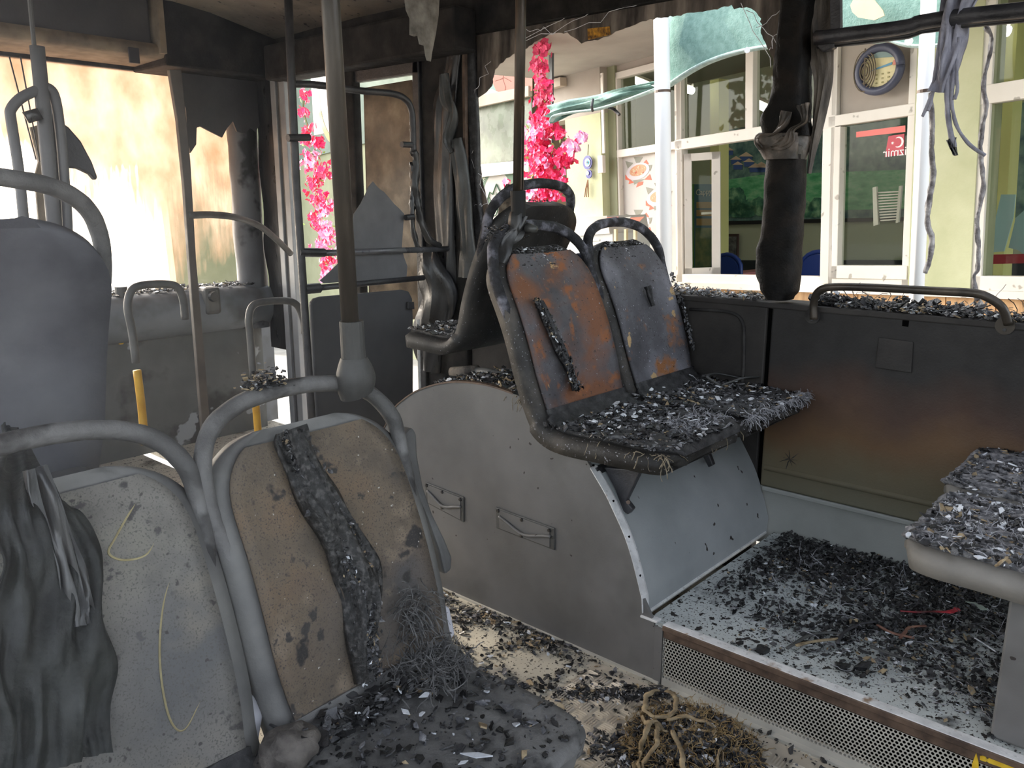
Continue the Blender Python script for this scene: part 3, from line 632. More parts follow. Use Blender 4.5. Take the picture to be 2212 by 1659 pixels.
# yellow hazard marking on the riser at the frame's corner
hz = thing('hazard_marking', (xa-0.003, 0.15, 0.1), 'chipped yellow warning tape outline on the perforated riser', 'marking')
G().prism([PX(u, v, xa-0.001) for u, v in ((2109, 1626), (2114, 1646), (2115, 1700), (2098, 1700), (2100, 1650))], (-0.0015, 0, 0)).build('tape_piece', hazard_y, hz)
G().prism([PX(u, v, xa-0.001) for u, v in ((2117, 1633), (2128, 1631), (2150, 1640), (2175, 1650), (2230, 1672), (2230, 1690), (2160, 1656), (2117, 1641))], (-0.0015, 0, 0)).build('tape_piece', hazard_y, hz)
# base strip where side panel meets the floor
struct(G().box((xa-0.008, 1.08, 0), (xa, 2.4, 0.006)).build('baseboard_box', perf_m))

# tread plate in the aisle, with raised bars
tp = thing('tread_plate', (1.3, 0.4, 0.001), 'aluminium five-bar tread plate let into the aisle floor beside the riser', 'floor plate')
ye = 1.275
G().box((0.95, -1.0, 0.0), (xa-0.03, ye, 0.003)).build('plate', tread_m, tp)
g = G(); cell = 0.044
for i in range(int((xa-0.05-0.95)/cell)):
    for j in range(int((ye+0.2)/cell)):
        cx = 0.97+i*cell; cy = ye-0.025-j*cell; ori = (i+j) % 2
        for k in range(5):
            o_ = (k-2)*0.0080; L = 0.0185
            if ori: a, b = (cx-L, cy+o_), (cx+L, cy+o_)
            else: a, b = (cx+o_, cy-L), (cx+o_, cy+L)
            dx, dy = (0, 0.0021) if ori else (0.0021, 0)
            vs = [(a[0]-dx, a[1]-dy, 0.003), (b[0]-dx, b[1]-dy, 0.003), (b[0]+dx, b[1]+dy, 0.003), (a[0]+dx, a[1]+dy, 0.003),
                  ((a[0]*0.85+b[0]*0.15), (a[1]*0.85+b[1]*0.15), 0.0066), ((b[0]*0.85+a[0]*0.15), (b[1]*0.85+a[1]*0.15), 0.0066)]
            g.add(vs, [(0, 1, 5, 4), (1, 2, 5), (2, 3, 4, 5), (3, 0, 4)])
o = g.build('raised_bars', tread_m, tp); o['kind'] = 'stuff'

# grey pillar box under the rear-right seats
o = G().box((XA+0.05, -0.6, ZP), (XA+0.10, PX(2165, 1400, XA+0.05).y, 0.56)).build('seat_support_panel', panel_gray, bevel=0.006)
tag(o, 'plain grey upright panel at the right edge carrying the forward-facing seats', 'panel')

# ------------------------------------------------------------------ seats
SP = [Vector((0, y, z)) for y, z in ((-.435, -.035), (-.43, -.012), (-.40, .0), (-.25, .0), (-.10, -.004), (-.035, .012), (-.005, .05), (.02, .13), (.06, .26), (.10, .36), (.15, .46), (.175, .51), (.185, .535))]
SP = smoothpath(SP, 5)
def seat_halfwidth(y, z, W):
    if z < 0.03:
        s = (y+.435)/.10; s = max(0, min(1, s)); wd = W-0.075+0.075*math.sqrt(max(0, 1-(1-s)**2))
    else:
        s = max(0, min(1, (0.541-z)/0.15)); wd = W*(1-(1-s)**2.6)**(1/2.6)*(1-0.05*math.exp(-((z-.03)/.08)**2))
        wd = max(wd, 0.06)
    return wd
def seat_xf(org, face, hs, sc=1.0, cd=1.0):
    ox, oy, oz = org
    def T(x, y, z):
        if z > 0.03: z = 0.03+(z-0.03)*hs
        if y < -0.02: y = -0.02+(y+0.02)*cd
        q = Vector((x*sc, y*sc, z*sc))
        if face > 0: q = Vector((-q.x, -q.y, q.z))
        return Vector((ox, oy, oz))+q
    return T
def seat_sheet(T, W, d_front, d_back, t0, t1, inset, across=13, dish=0.014, lump=0.0, seed=0, rim=0.012):
    """closed shell swept along the seat profile"""
    P = [p for p in SP]; L = len(P); rows = []
    i0, i1 = int(t0*(L-1)), int(t1*(L-1))
    for i in range(i0, i1+1):
        p = P[i]; t = (P[min(i+1, L-1)]-P[max(i-1, 0)]).normalized(); n = Vector((0, -t.z, t.y))
        wd = seat_halfwidth(p.y, p.z, W)-inset
        if inset:
            e0 = (i-i0)/max(1, (i1-i0)); wd = max(0.02, wd)
        f = []; b = []
        for j in range(across):
            a = -1+2*j/(across-1); aa = math.copysign(abs(a)**0.8, a)
            d = d_front-dish*(1-a*a)
            if rim: d += rim*math.exp(-((abs(aa)-0.93)/0.07)**2)
            if lump: d += lump*(noise.noise(Vector((a*6+seed, i*0.5, seed*1.7)))+0.6*noise.noise(Vector((a*17+seed, i*1.3, seed))))
            if abs(a) == 1 and rim: d -= 0.016
            f.append(T(aa*wd, p.y+n.y*d, p.z+n.z*d))
        for j in range(across-1, -1, -2):
            a = -1+2*j/(across-1); aa = math.copysign(abs(a)**0.8, a)
            b.append(T(aa*wd*(0.985 if abs(a) == 1 else 1), p.y+n.y*(-d_back), p.z+n.z*(-d_back)))
        rows.append(f+b)
    g = G().grid(rows, close=True); m = len(rows[0])
    g.add(rows[0], [tuple(range(m))]); g.add(rows[-1], [tuple(range(m))[::-1]]); return g
def back_sampler(T, W, off=0.0, z0=0.05, z1=0.5):
    pp = [p for p in SP if z0 <= p.z <= z1]
    def f(rnd):
        p = pp[int(rnd.random()*len(pp))]; x = rnd.uniform(-1, 1)*seat_halfwidth(p.y, p.z, W)*0.8
        return T(x, p.y-off, p.z)
    return f
def cushion_sampler(T, W, rear=1.0):
    def f(rnd):
        y = -0.42+0.40*rnd.random()**rear; wd = seat_halfwidth(y, 0, W)-0.012
        x = rnd.uniform(-1, 1)*wd
        return T(x, y, 0.012+0.012*max(0, noise.noise(Vector((x*14+W*9, y*14, T(0, 0, 0).x)))))
    return f
GE = 'moulded seats of the burnt bus'
def make_seat(org, face, label, shell, plate, handle, W=0.222, hs=1.0, sc=1.0, crust=600, wts=(6, 2, 2, 1, 0.5, 4), pad=True, seed=1, name='bus_seat', pad_mat=None, ringless=False, plate_lump=0.0, cd=1.0):
    T = seat_xf(org, face, hs, sc, cd)
    s = thing(name, T(0, -0.2, -0.06), label, 'seat', GE)
    seat_sheet(T, W, 0.0, 0.052, 0, 1, 0).build('shell', shell, s, smooth=True)
    if plate: seat_sheet(T, W, 0.013, -0.002, 0.475, 0.93, 0.034, rim=0.0, dish=0.012, lump=plate_lump, seed=seed).build('back_plate', plate, s, smooth=True)
    if pad:
        seat_sheet(T, W, 0.016, 0.0, 0.09, 0.50, 0.028, across=25, rim=0.0, dish=0.004, lump=0.007, seed=seed).build('burnt_cushion', pad_mat or char, s, smooth=True)
        scatter('cushion_debris', cushion_sampler(T, W), int(crust*1.9), 0.0015, 0.0105, wts, s, seed=seed*7+1, tilt=0.7)
    hp = [T(-W+0.012, .095, .33), T(-W+0.004, .13, .42), T(-W*0.93, .165, .50), T(-W*0.72, .195, .565), T(-W*0.38, .215, .603), T(0, .22, .615), T(W*0.38, .215, .603), T(W*0.72, .195, .565), T(W*0.93, .165, .50), T(W-0.004, .13, .42), T(W-0.012, .095, .33)]
    hp = [T(-W+0.028, .085, .24), T(-W+0.016, .115, .34), T(-W+0.006, .148, .43), T(-W*0.95, .165, .50), T(-W*0.80, .190, .555), T(-W*0.50, .205, .588), T(0, .21, .600), T(W*0.50, .205, .588), T(W*0.80, .190, .555), T(W*0.95, .165, .50), T(W-0.006, .148, .43), T(W-0.016, .115, .34), T(W-0.028, .085, .24)]
    if not ringless: G().tube(smoothpath(hp, 5), 0.0165*sc, 10, wob=0.10, seed=seed).build('grab_handle', handle, s, smooth=True)
    return s, T
def strip_on_back(T, s, pts, wfun, mat, name, seed, fold=0.012, off=0.02, label=None, th=0.008):
    """pts: (x, z) on the back plate"""
    P = []
    for x, z in pts:
        q = min(SP, key=lambda p: abs(p.z-z)+(10 if p.y < -0.05 else 0)); P.append(T(x, q.y-off, z))
    g = ribbon(P, wfun, T(0, -1, 0.35)-T(0, 0, 0), th, seed, fold, across=13)
    o = g.build(name, mat, s, smooth=True)
    if label: o['label'] = label
    return o
# middle pair (facing the rear, on the wheel box)
sA, TA = make_seat((2.0, 1.47, 0.70), -1, 'rust-streaked burnt seat nearest the aisle on the wheel box, its cushion heaped with black debris', shell_blk, plate_rust, handle_ash, crust=1500, wts=(6, 2, 2.5, 1.2, 0.5, 4), seed=1, sc=1.02, hs=0.93, W=0.232)
sB, TB = make_seat((2.458, 1.47, 0.70), -1, 'grey ash-dusted burnt seat beside the window panel on the wheel box', shell_blk, plate_gray, handle_ash, crust=1500, wts=(6, 2, 3, 1.2, 0.8, 4), seed=2, sc=1.02, hs=0.93)
strip_on_back(TA, sA, [(-0.12, .37), (-0.105, .31), (-0.085, .24), (-0.06, .17), (-0.055, .09)], lambda t: 0.008+0.014*math.sin(t*3.1), char, 'char_streak', 4, 0.010, 0.022, 'black bubbled streak')
def profy(z): return min(SP, key=lambda p: abs(p.z-z)+(10 if p.y < -0.05 else 0)).y
scatter('streak_crumbs', lambda r: TA(*(lambda t: (-0.125+0.072*t+r.gauss(0, 0.009), profy(0.38-0.29*t)-0.03, 0.38-0.29*t))(r.random())), 700, 0.002, 0.007, (8, 1, 1, 0.3, 0.3, 5), sA, seed=71, nrm=Vector((0, -1, 0.3)), tilt=0.9)
scatter('edge_crust', lambda r: TB(*(lambda t: (0.205+r.gauss(0, 0.006), profy(0.40-0.28*t)-0.02, 0.40-0.28*t))(r.random())), 300, 0.002, 0.007, (4, 3, 5, 0.6, 0.3, 4), sB, seed=72, nrm=Vector((0, -1, 0.3)), tilt=0.9)
strip_on_back(TB, sB, [(0.01, .37), (0.015, .34), (0.02, .30)], lambda t: 0.006, char, 'char_streak', 6, 0.008, 0.022)
strands('hanging_fibre', lambda r: TA(r.choice((-0.2, -0.19, 0.05, 0.16)) + r.gauss(0, 0.02), -0.42+r.random()*0.05 if r.random() < 0.6 else -0.3+r.gauss(0, .05), 0.0), 110, 0.055, 0.0012, fibre, sA, seed=5, grav=1.0)
strands('hanging_fibre', lambda r: TB(r.uniform(-0.22, 0.22), -0.425, 0.012), 420, 0.04, 0.0011, fibre_gray, sB, seed=6, grav=0.5)
strands('cushion_fibre', lambda r: TA(r.uniform(-0.02, 0.2), -0.38+r.random()*0.1, 0.02), 260, 0.035, 0.0011, fibre_gray, sA, seed=7, grav=0.2)
for s, T in ((sA, TA), (sB, TB)):
    scatter('ash_crust', back_sampler(T, 0.22, 0.0, .47, .53), 260, 0.002, 0.007, (3, 3, 4, 1, 0, 3), s, seed=9)
# seat brackets under the pair
br = thing('seat_bracket', (1.95, 1.2, 0.6), 'dark steel bracket bolted between the rust-streaked seat and the wheel box', 'bracket')
G().prism([PX(u, v, 1.90) for u, v in ((1304, 1010), (1384, 1016), (1352, 1082), (1366, 1100), (1356, 1112), (1345, 1104), (1330, 1060))], (0.02, 0, 0)).build('gusset', rail_black, br, bevel=0.003)
G().tube([PX(1357, 1085, 1.895), PX(1357, 1085, 1.885)], 0.006, 10).build('bolt', alu_brown, br)
G().prism([PX(u, v, 1.87) for u, v in ((1198, 988), (1290, 1012), (1290, 1030), (1198, 1008))], (0.05, 0, 0)).build('rail_end', rail_black, br, bevel=0.003)
G().prism([PX(u, v, 2.35) for u, v in ((1512, 975), (1528, 975), (1540, 1005), (1530, 1010))], (0.02, 0, 0)).build('rear_gusset', rail_black, br, bevel=0.003)
# forward-facing seat behind them
sC, TC = make_seat((2.15, 1.97, 0.88), 1, 'sooty seat facing the front door, back to back with the rust-streaked seat', M('seat_shell_dark', [(0.012, 0.012, 0.012), (0.03, 0.029, 0.028), (0.06, 0.057, 0.053)], 5, 0.6, 0.3, 120, specks=[((0.3, 0.3, 0.33), 130, 0.70, 0.78)]), None, handle_ash, hs=0.86, W=0.215, crust=500, wts=(6, 2, 3, 2.5, 0.3, 4), seed=3, cd=0.65)
scatter('ash_crust', back_sampler(TC, 0.22, 0.0, .5, .54), 160, 0.002, 0.006, (3, 3, 4, 1, 0, 3), sC, seed=19)
# near pair (facing the rear, on the aisle floor)
sD, TD = make_seat((0.866, 1.115, 0.43), -1, 'large brown-plated burnt seat in the foreground with a black bubbled streak down its back', shell_m, plate_brown, handle_m, crust=420, wts=(7, 2, 1, 0.3, 0.5, 4), seed=4, cd=0.86, hs=0.95, pad_mat=M('burnt_pad_dark', [(0.09, 0.088, 0.085), (0.14, 0.137, 0.13), (0.18, 0.176, 0.168)], 9, 0.6, 0.6, 150, patches=[((0.05, 0.049, 0.047), 14, 0.5, 0.66)]))
sE, TE = make_seat((0.418, 1.115, 0.43), -1, 'pale grey-plated seat at the left edge with melted dark plastic hanging over it', shell_m, plate_pale, handle_m, crust=300, wts=(6, 2, 2, 0.5, 0.5, 4), seed=5, cd=0.86, hs=0.95)
STRK = [(0.53, -0.04), (0.43, -0.028), (0.36, -0.012), (0.28, 0.004), (0.21, 0.010), (0.13, -0.012), (0.05, -0.02)]
def strkx(z):
    for (z0, x0), (z1, x1) in zip(STRK, STRK[1:]):
        if z1 <= z <= z0: return x1+(x0-x1)*(z-z1)/(z0-z1)
    return -0.02
strip_on_back(TD, sD, [(-0.04, .53), (-0.037, .50), (-0.028, .43), (-0.012, .36), (0.004, .28), (0.010, .21), (-0.012, .13), (-0.020, .06)], lambda t: 0.022+0.022*math.sin(t*2.6+0.3), M('bubbled_char', [(0.006, 0.0055, 0.005), (0.018, 0.017, 0.015), (0.09, 0.085, 0.08)], 90, 0.4, 1.0, 140, 0.5), 'char_streak', 4, 0.020, 0.022, 'black bubbled streak', th=0.012)
scatter('streak_crumbs', lambda r: TD(-0.03+0.05*r.random()+r.gauss(0, 0.012), 0.02+0.13*(lambda z: z)(r.random())-0.01, 0.0)+Vector((0, 0, 0)) if False else TD(*(lambda z: (strkx(z)+r.gauss(0, 0.013), min(SP, key=lambda p: abs(p.z-z)+(10 if p.y < -0.05 else 0)).y-0.028, z))(0.06+0.47*r.random())), 2200, 0.0018, 0.006, (5, 3, 2, 0.3, 1, 6), sD, seed=31, nrm=Vector((0, -1, 0.3)), tilt=0.8)
strands('fibre_wad', lambda r: TD(0.10+r.gauss(0, 0.03), -0.05+r.gauss(0, 0.035), 0.03+abs(r.gauss(0, 0.02))), 700, 0.05, 0.0009, M('charred_fibre', [(0.05, 0.05, 0.05), (0.16, 0.155, 0.15)], 50, 0.8, 0.2, 90), sD, seed=12, grav=0.1)
strands('fibre_smear', lambda r: TD(0.12+r.gauss(0, 0.025), 0.0+r.gauss(0, 0.006), 0.13+r.gauss(0, 0.03)), 260, 0.05, 0.0008, MATS['charred_fibre'], sD, seed=13, grav=0.5, curl=0.4)
scatter('debris_heap', lambda r: TD(-0.06+r.gauss(0, 0.08), -0.06+abs(r.gauss(0, 0.03))-0.02, 0.02+abs(r.gauss(0, 0.014))), 900, 0.003, 0.014, (7, 3, 1, 0.5, 0.6, 5), sD, seed=33)
# lump of melted foam at the left foot of that seat
g = G(); rows = []
for i in range(12):
    ph = PI*i/11; ring = []
    for j in range(18):
        th = 2*PI*j/18; d = Vector((math.sin(ph)*math.cos(th), math.sin(ph)*math.sin(th), math.cos(ph)))
        r_ = 0.042*(1+0.35*noise.noise(d*2.3)+0.18*noise.noise(d*7))
        ring.append(TD(-0.215, -0.06, 0.04)+Vector((d.x*r_*1.3, d.y*r_, d.z*r_*0.8)))
    rows.append(ring)
G().grid(rows, close=True).build('melted_lump', M('lump', [(0.06, 0.052, 0.045), (0.17, 0.15, 0.13)], 30, 0.6, 0.9, 120), sD, smooth=True)
# inner side trims between the two near seats, sky light in their pale lilac
def on_seat(u, v, T, dy=0.0, k=0.34):
    p0 = T(0, 0.0+dy, 0.0); n = (T(0, 1, -k)-T(0, 0, 0)).normalized(); return PL(u, v, p0, n)
o = G().prism([on_seat(u, v, TD, 0.02) for u, v in ((437, 1095), (449, 1078), (462, 1110), (484, 1190), (510, 1270), (545, 1370), (575, 1470), (625, 1545), (612, 1562), (560, 1558), (545, 1500), (512, 1370), (478, 1240), (446, 1160))], (0, 0.015, 0)).build('side_trim', lilac, sD, bevel=0.004); o['label'] = 'bare plastic edge, sky light painted in as pale lilac-grey'
o = G().prism([on_seat(u, v, TD, 0.01) for u, v in ((548, 1500), (500, 1560), (480, 1610), (470, 1650), (520, 1640), (560, 1600), (570, 1540))], (0, 0.012, 0)).build('side_trim_foot', lilac, sD, bevel=0.004)
o = G().prism([on_seat(u, v, TD, 0.03) for u, v in ((872, 944), (884, 928), (893, 924), (901, 938), (903, 985), (915, 1050), (935, 1110), (962, 1165), (978, 1205), (976, 1232), (962, 1243), (950, 1190), (925, 1120), (900, 1060), (882, 1010))], (0, 0.03, 0)).build('broken_side_trim', shell_m, sD, bevel=0.006)
o = G().prism([on_seat(u, v, TD, 0.02) for u, v in ((925, 1350), (948, 1312), (972, 1310), (985, 1370), (975, 1385), (935, 1378))], (0, 0.02, 0)).build('torn_foot', lilac, sD, bevel=0.006)
def on_prof(u, v, T, off):
    pp = [T(0, p.y-off, p.z) for p in SP if p.z > 0.04]; prev = None
    for a in pp:
        q = PZ(u, v, a.z); df = q.y-a.y
        if prev and prev[0]*df <= 0: k = prev[0]/(prev[0]-df); return prev[1].lerp(q, k)
        prev = (df, q)
    return prev[1]
# melted sheet over the left seat
q = [on_prof(u, v, TE, 0.03) for u, v in ((35, 935), (50, 1010), (78, 1090), (100, 1180), (112, 1280), (110, 1400), (110, 1520), (110, 1659))]
ribbon(q, lambda t: 0.028+0.055*min(1, t*1.6), Vector((0.1, -1, 0.3)), 0.008, 17, 0.016, across=25, ff=22).build('melted_sheet', M('melted_olive', [(0.008, 0.009, 0.008), (0.022, 0.024, 0.021), (0.05, 0.052, 0.047)], 9, 0.5, 0.7, 45, 0.3), sE, smooth=True)['label'] = 'dark melted sheet with hanging folds'
q = [on_seat(u, v, TE, -0.05) for u, v in ((78, 1010), (110, 1100), (145, 1210), (165, 1290), (172, 1350))]
ribbon(q, lambda t: 0.012+0.012*t, Vector((0.1, -1, 0.3)), 0.010, 23, 0.016, across=15, ff=26).build('melted_fold', melt, sE, smooth=True)
# yellow glue loops on the pale plate
g = G()
for pts in (((620, 0),), ):
    pass
def glue(px):
    P = smoothpath([on_prof(u, v, TE, 0.004) for u, v in px], 6); g.tube(P, 0.0022, 5, flat=0.5)
glue(((320, 1045), (290, 1090), (250, 1160), (235, 1195), (270, 1210), (320, 1195), (340, 1140), (325, 1080)))
glue(((400, 1200), (360, 1270), (345, 1380), (350, 1480), (370, 1560), (400, 1575), (440, 1500)))
glue(((490, 1390), (485, 1470), (470, 1560)))
o = g.build('glue_trace', M('glue', [(0.30, 0.25, 0.13), (0.42, 0.36, 0.2)], 30, 0.7, 0.3, 90), sE)
# tall dark seat on the far-side wheel box, seen from behind
sF, TF = make_seat((0.462, 1.83, 0.76), 1, 'tall smooth dark grey seat back at the far left, seen from behind', shell_fwd, None, handle_m, hs=1.05, crust=200, seed=6, W=0.235)
struct(G().box((XL, 1.42, 0), (0.66, 2.45, 0.80)).build('trim_left_wheel_box', panel_gray, bevel=0.02))
# rear-right pair facing forward, only the cushions in view
sG, TG = make_seat((2.06, 0.035, 0.605), 1, 'ash-covered seat cushion at the right edge, nearer the aisle, facing forward', M('seat_shell_beige', [(0.14, 0.13, 0.115), (0.24, 0.225, 0.2)], 5, 0.6, 0.2, 120), plate_gray, handle_ash, crust=1500, wts=(4, 3, 5, 2.2, 1.2, 3), seed=7, pad_mat=ash, sc=1.05)
sH, TH = make_seat((2.455, 0.055, 0.625), 1, 'ash-covered seat cushion at the right edge, nearer the window wall, facing forward', MATS['seat_shell_beige'], plate_gray, handle_ash, crust=1200, wts=(4, 3, 5, 2.2, 1.2, 3), seed=8, pad_mat=ash, sc=1.05)
strands('cushion_fibre', lambda r: TG(r.uniform(-0.2, 0.2), -0.40+r.random()*0.2, 0.02), 300, 0.03, 0.001, fibre_gray, sG, seed=17, grav=0.2)
for (s, T, k) in ((sG, TG, 2), (sA, TA, 3), (sB, TB, 4), (sD, TD, 5)):
    rn = random.Random(k); g = G()
    for _ in range(14 if k != 5 else 5):
        flake(g, T(rn.uniform(-0.17, 0.17), rn.uniform(-0.38, -0.03), 0.033), rn.uniform(0.004, 0.011), rn, 0, Vector((0, 0, 1)), 0.3, 0.08, 1.5)
    g.build('glass_shards', flake_white, s)['kind'] = 'stuff'
# loop of burnt strap on the far cushion
tag(G().tube(smoothpath([TB(0.06, -0.19, 0.03), TB(0.10, -0.25, 0.06), TB(0.17, -0.27, 0.055), TB(0.20, -0.2, 0.035), TB(0.15, -0.13, 0.05), TB(0.08, -0.13, 0.05), TB(0.06, -0.19, 0.03)], 6), 0.007, 8, flat=0.5).build('burnt_strap_loop', melt_gray, smooth=True), 'curled burnt strap loop lying on the window-side cushion', 'strap')
# ------------------------------------------------------------------ stanchions and rails
def floor_to(name, pts, r, mat, label, cat='pole', n=14, wob=0.02, k=1):
    s = thing(name, Vector(pts[0]), label, cat)
    return s
# A: pole from the near seat's handle to the ceiling
pa = thing('stanchion', (0.955, 1.30, 1.06), 'brown steel pole rising from the handle of the foreground seat', 'pole', )
b0 = TD(0.085, .215, .60); b0 = Vector((b0.x, b0.y, b0.z))
a_top = PY(707, -30, 1.30); a_bot = PY(757, 700, 1.30); s_bot = PY(764, 800, 1.30)
ax = Vector((a_bot.x, 1.30, 0))
G().tube([Vector((a_top.x, 1.31, ZC)), a_bot+Vector((0, 0, -0.02))], 0.0172, 20).build('tube', pole_brown, pa, smooth=True)
G().tube([PY(759, 693, 1.30), PY(765, 790, 1.30)], [0.0235, 0.0245], 20).build('sleeve', MATS.get('clamp_grey') or M('clamp_grey', [(0.035, 0.034, 0.032), (0.07, 0.068, 0.063)], 9, 0.55, 0.3, 90), pa, smooth=False)
g = G(); rows = []
c0 = PY(765, 785, 1.30)
for i in range(12):
    t = i/11; z = c0.z+0.012-0.075*t; r = 0.024+0.012*math.sin(t*2.6)
    rows.append([(c0.x+0.004*t+r*math.cos(q*PI/9)*1.15, 1.30+r*math.sin(q*PI/9), z+0.01*math.cos(q*PI/9)*t) for q in range(18)])
g.grid(rows, close=True); g.add(rows[-1], [tuple(range(18))]); g.add(rows[0], [tuple(range(18))])
g.build('clamp', M('clamp_grey', [(0.16, 0.155, 0.15), (0.25, 0.245, 0.235)], 9, 0.55, 0.3, 90), pa, smooth=True)
# crust on the handle arch
tag(scatter('handle_crust', lambda r: TD(-0.02-0.07*r.random()+r.gauss(0, 0.004), .212+r.gauss(0, 0.012), .615+0.014*abs(r.gauss(0, 1))-0.006), 320, 0.002, 0.007, (6, 3, 1, 0.3, 2, 5), seed=41), 'black crumbly crust stuck on the arch of the foreground seat handle', 'crust')
# B: pole standing on the middle seat's handle
yb_ = 1.66
pb = thing('stanchion', (1.88, yb_, 1.3), 'dark brown ribbed pole rising from the handle of the rust-streaked seat', 'pole')
t0_, t1_ = PY(1125, 0, yb_), PY(1119, 410, yb_)
G().tube([t0_+(t0_-t1_)*0.9, t1_+Vector((0, 0, -0.02))], 0.0158, 16).build('tube', pole_dark, pb, smooth=True)
for dx in (-0.004, 0.006):
    G().tube([PY(1121, 230, yb_)+Vector((dx, -0.0155, 0)), t1_+Vector((dx, -0.0155, 0))], 0.0014, 5).build('rib', alu_brown, pb)
G().tube([PY(1119, 412, yb_), PY(1120, 468, yb_)], [0.0235, 0.0225], 18).build('sleeve', flat('black_rubber', (0.012, 0.012, 0.012), 0.6, spec=0.25), pb)
c0 = PY(1128, 492, yb_)
G().tube([c0+Vector((0, -0.02, 0)), c0+Vector((0, -0.055, -0.003))], [0.016, 0.010], 14).build('knob', melt_gray, pb, smooth=True)
g = ribbon([PY(u, v, yb_-0.0) for u, v in ((1122, 465), (1112, 500), (1092, 530), (1078, 570))], lambda t: 0.03-0.012*t, Vector((0, -1, 0)), 0.014, 5, 0.02); g.build('melted_clamp', melt, pb, smooth=True)
tag(scatter('handle_crust', lambda r: TA(-0.21+0.16*r.random(), .20+r.gauss(0, 0.01), .55+0.05*r.random()), 260, 0.002, 0.007, (6, 3, 2, 0.5, 0.5, 5), seed=43), 'charred crumbs stuck at the joint of the ribbed pole and the seat handle', 'crust')
# charred remains standing between the seats and the window corner
g = loft([(398, 1098, 1104), (415, 1086, 1112), (440, 1080, 1116), (520, 1074, 1112), (580, 1050, 1100), (640, 1040, 1080)], 2.08, 0.012, 12, 0.007)
tag(g.build('charred_board', M('crusty_board', [(0.03, 0.025, 0.02), (0.10, 0.08, 0.06), (0.2, 0.17, 0.13)], 40, 0.8, 1.0, 150), smooth=False), 'crumbling charred board standing beside the ribbed pole', 'board')
# C: barrier frame by the front door (crosswise)
YC = 2.72
bc = thing('barrier_frame', (1.88, YC, 0), 'black tubular barrier frame with two cross rails beside the front door', 'barrier')
G().tube([PY(622, -20, YC), PY(630, 180, YC), PY(640, 400, YC), PY(655, 620, YC), PY(672, 880, YC)]+[PY(680, 1000, YC)], 0.0155, 14).build('upright', rail_black, bc, smooth=True)
G().tube(smoothpath([PY(u, v, YC) for u, v in ((628, 182), (680, 183), (780, 196), (845, 202), (875, 214), (889, 238), (892, 280), (893, 330))], 5), 0.0135, 12, wob=0.08).build('top_rail', rail_black, bc, smooth=True)
G().tube(smoothpath([PY(u, v, YC) for u, v in ((893, 325), (899, 350), (896, 400), (902, 440), (910, 480), (925, 515), (950, 532))], 5), [0.0175-0.00010*i for i in range(31)], 12, wob=0.6).build('melted_post', melt, bc, smooth=True)
G().tube(smoothpath([PY(u, v, YC+0.01) for u, v in ((890, 350), (892, 400), (890, 450), (893, 500), (905, 545))], 5), 0.011, 8, wob=0.7).build('melted_post', melt, bc, smooth=True)
G().tube([PY(645, 545, YC), PY(700, 546, YC)], 0.0175, 12).build('rail_socket', rail_black, bc)
G().tube([PY(690, 547, YC), PY(980, 537, YC)], 0.0125, 12).build('middle_rail', M('rail_steel', [(0.07, 0.07, 0.075), (0.16, 0.16, 0.17)], 9, 0.35, 0.2, 60, 0.6, 0.3), bc, smooth=True)
G().tube([PY(657, 625, YC), PY(690, 622, YC)], 0.020, 12).build('rail_socket', rail_black, bc)
G().tube([PY(685, 622, YC), PY(915, 600, YC)], 0.012, 12).build('lower_rail', rail_black, bc, smooth=True)
G().tube([PY(622, 298, YC-0.02), PY(668, 297, YC-0.02)], 0.0135, 12).build('stub', rail_black, bc)
G().tube([PY(868, 312, YC), PY(893, 313, YC)], 0.0125, 10).build('stub', rail_black, bc)
G().tube([PY(876, 470, YC), PY(893, 468, YC)], 0.0125, 10).build('stub', rail_black, bc)
def rounded(px, y, d=(0, 0.02, 0)): return G().prism([PY(u, v, y) for u, v in px], d)
pn = rounded(((672, 655), (680, 645), (695, 641), (870, 626), (884, 630), (891, 645), (893, 690), (893, 1000), (690, 1000)), YC+0.01).build('lower_board', M('barrier_board', [(0.055, 0.055, 0.06), (0.09, 0.09, 0.095)], 3, 0.6, 0.1, 60), bc, bevel=0.006)
rounded(((882, 652), (895, 652), (896, 668), (882, 668)), YC-0.005, (0, 0.012, 0)).build('clip', rail_black, bc, bevel=0.003)
g = rounded(((806, 392), (812, 400), (820, 408), (830, 415), (838, 424), (852, 441), (864, 452), (873, 462), (872, 475), (868, 535), (873, 556), (880, 575), (878, 600), (800, 605), (700, 612), (692, 606), (712, 588), (735, 565), (748, 545), (762, 480), (765, 462), (780, 440), (790, 420), (796, 405)), YC+0.02, (0, 0.005, 0))
g.build('broken_pane', M('sooted_acrylic', [(0.13, 0.13, 0.135), (0.17, 0.17, 0.175)], 9, 0.75, 0.3, 220), bc)
# D: flat stanchion in front of the windscreen with curved bar
YD = 3.45
pd = thing('stanchion', (1.82, YD, 0.3), 'flat grey stanchion before the windscreen with a bent bar to the door frame', 'pole')
G().prism([PY(u, v, YD) for u, v in ((366, 150), (392, 150), (412, 350), (424, 560), (445, 800), (458, 960), (440, 960), (413, 620), (398, 400), (384, 260))], (0, 0.025, 0)).build('upright', M('stanchion_taupe', [(0.09, 0.08, 0.07), (0.16, 0.14, 0.12)], 5, 0.5, 0.1, 60), pd, bevel=0.003)
e = PY(628, 548, 3.75)
G().tube(smoothpath([PY(408, 465, YD), PY(460, 464, YD+0.05), PY(510, 470, YD+0.1), PY(560, 488, YD+0.18), PY(600, 520, YD+0.25), e], 6), 0.0155, 12, caps=True).build('bent_bar', rail_gray, pd, smooth=True)
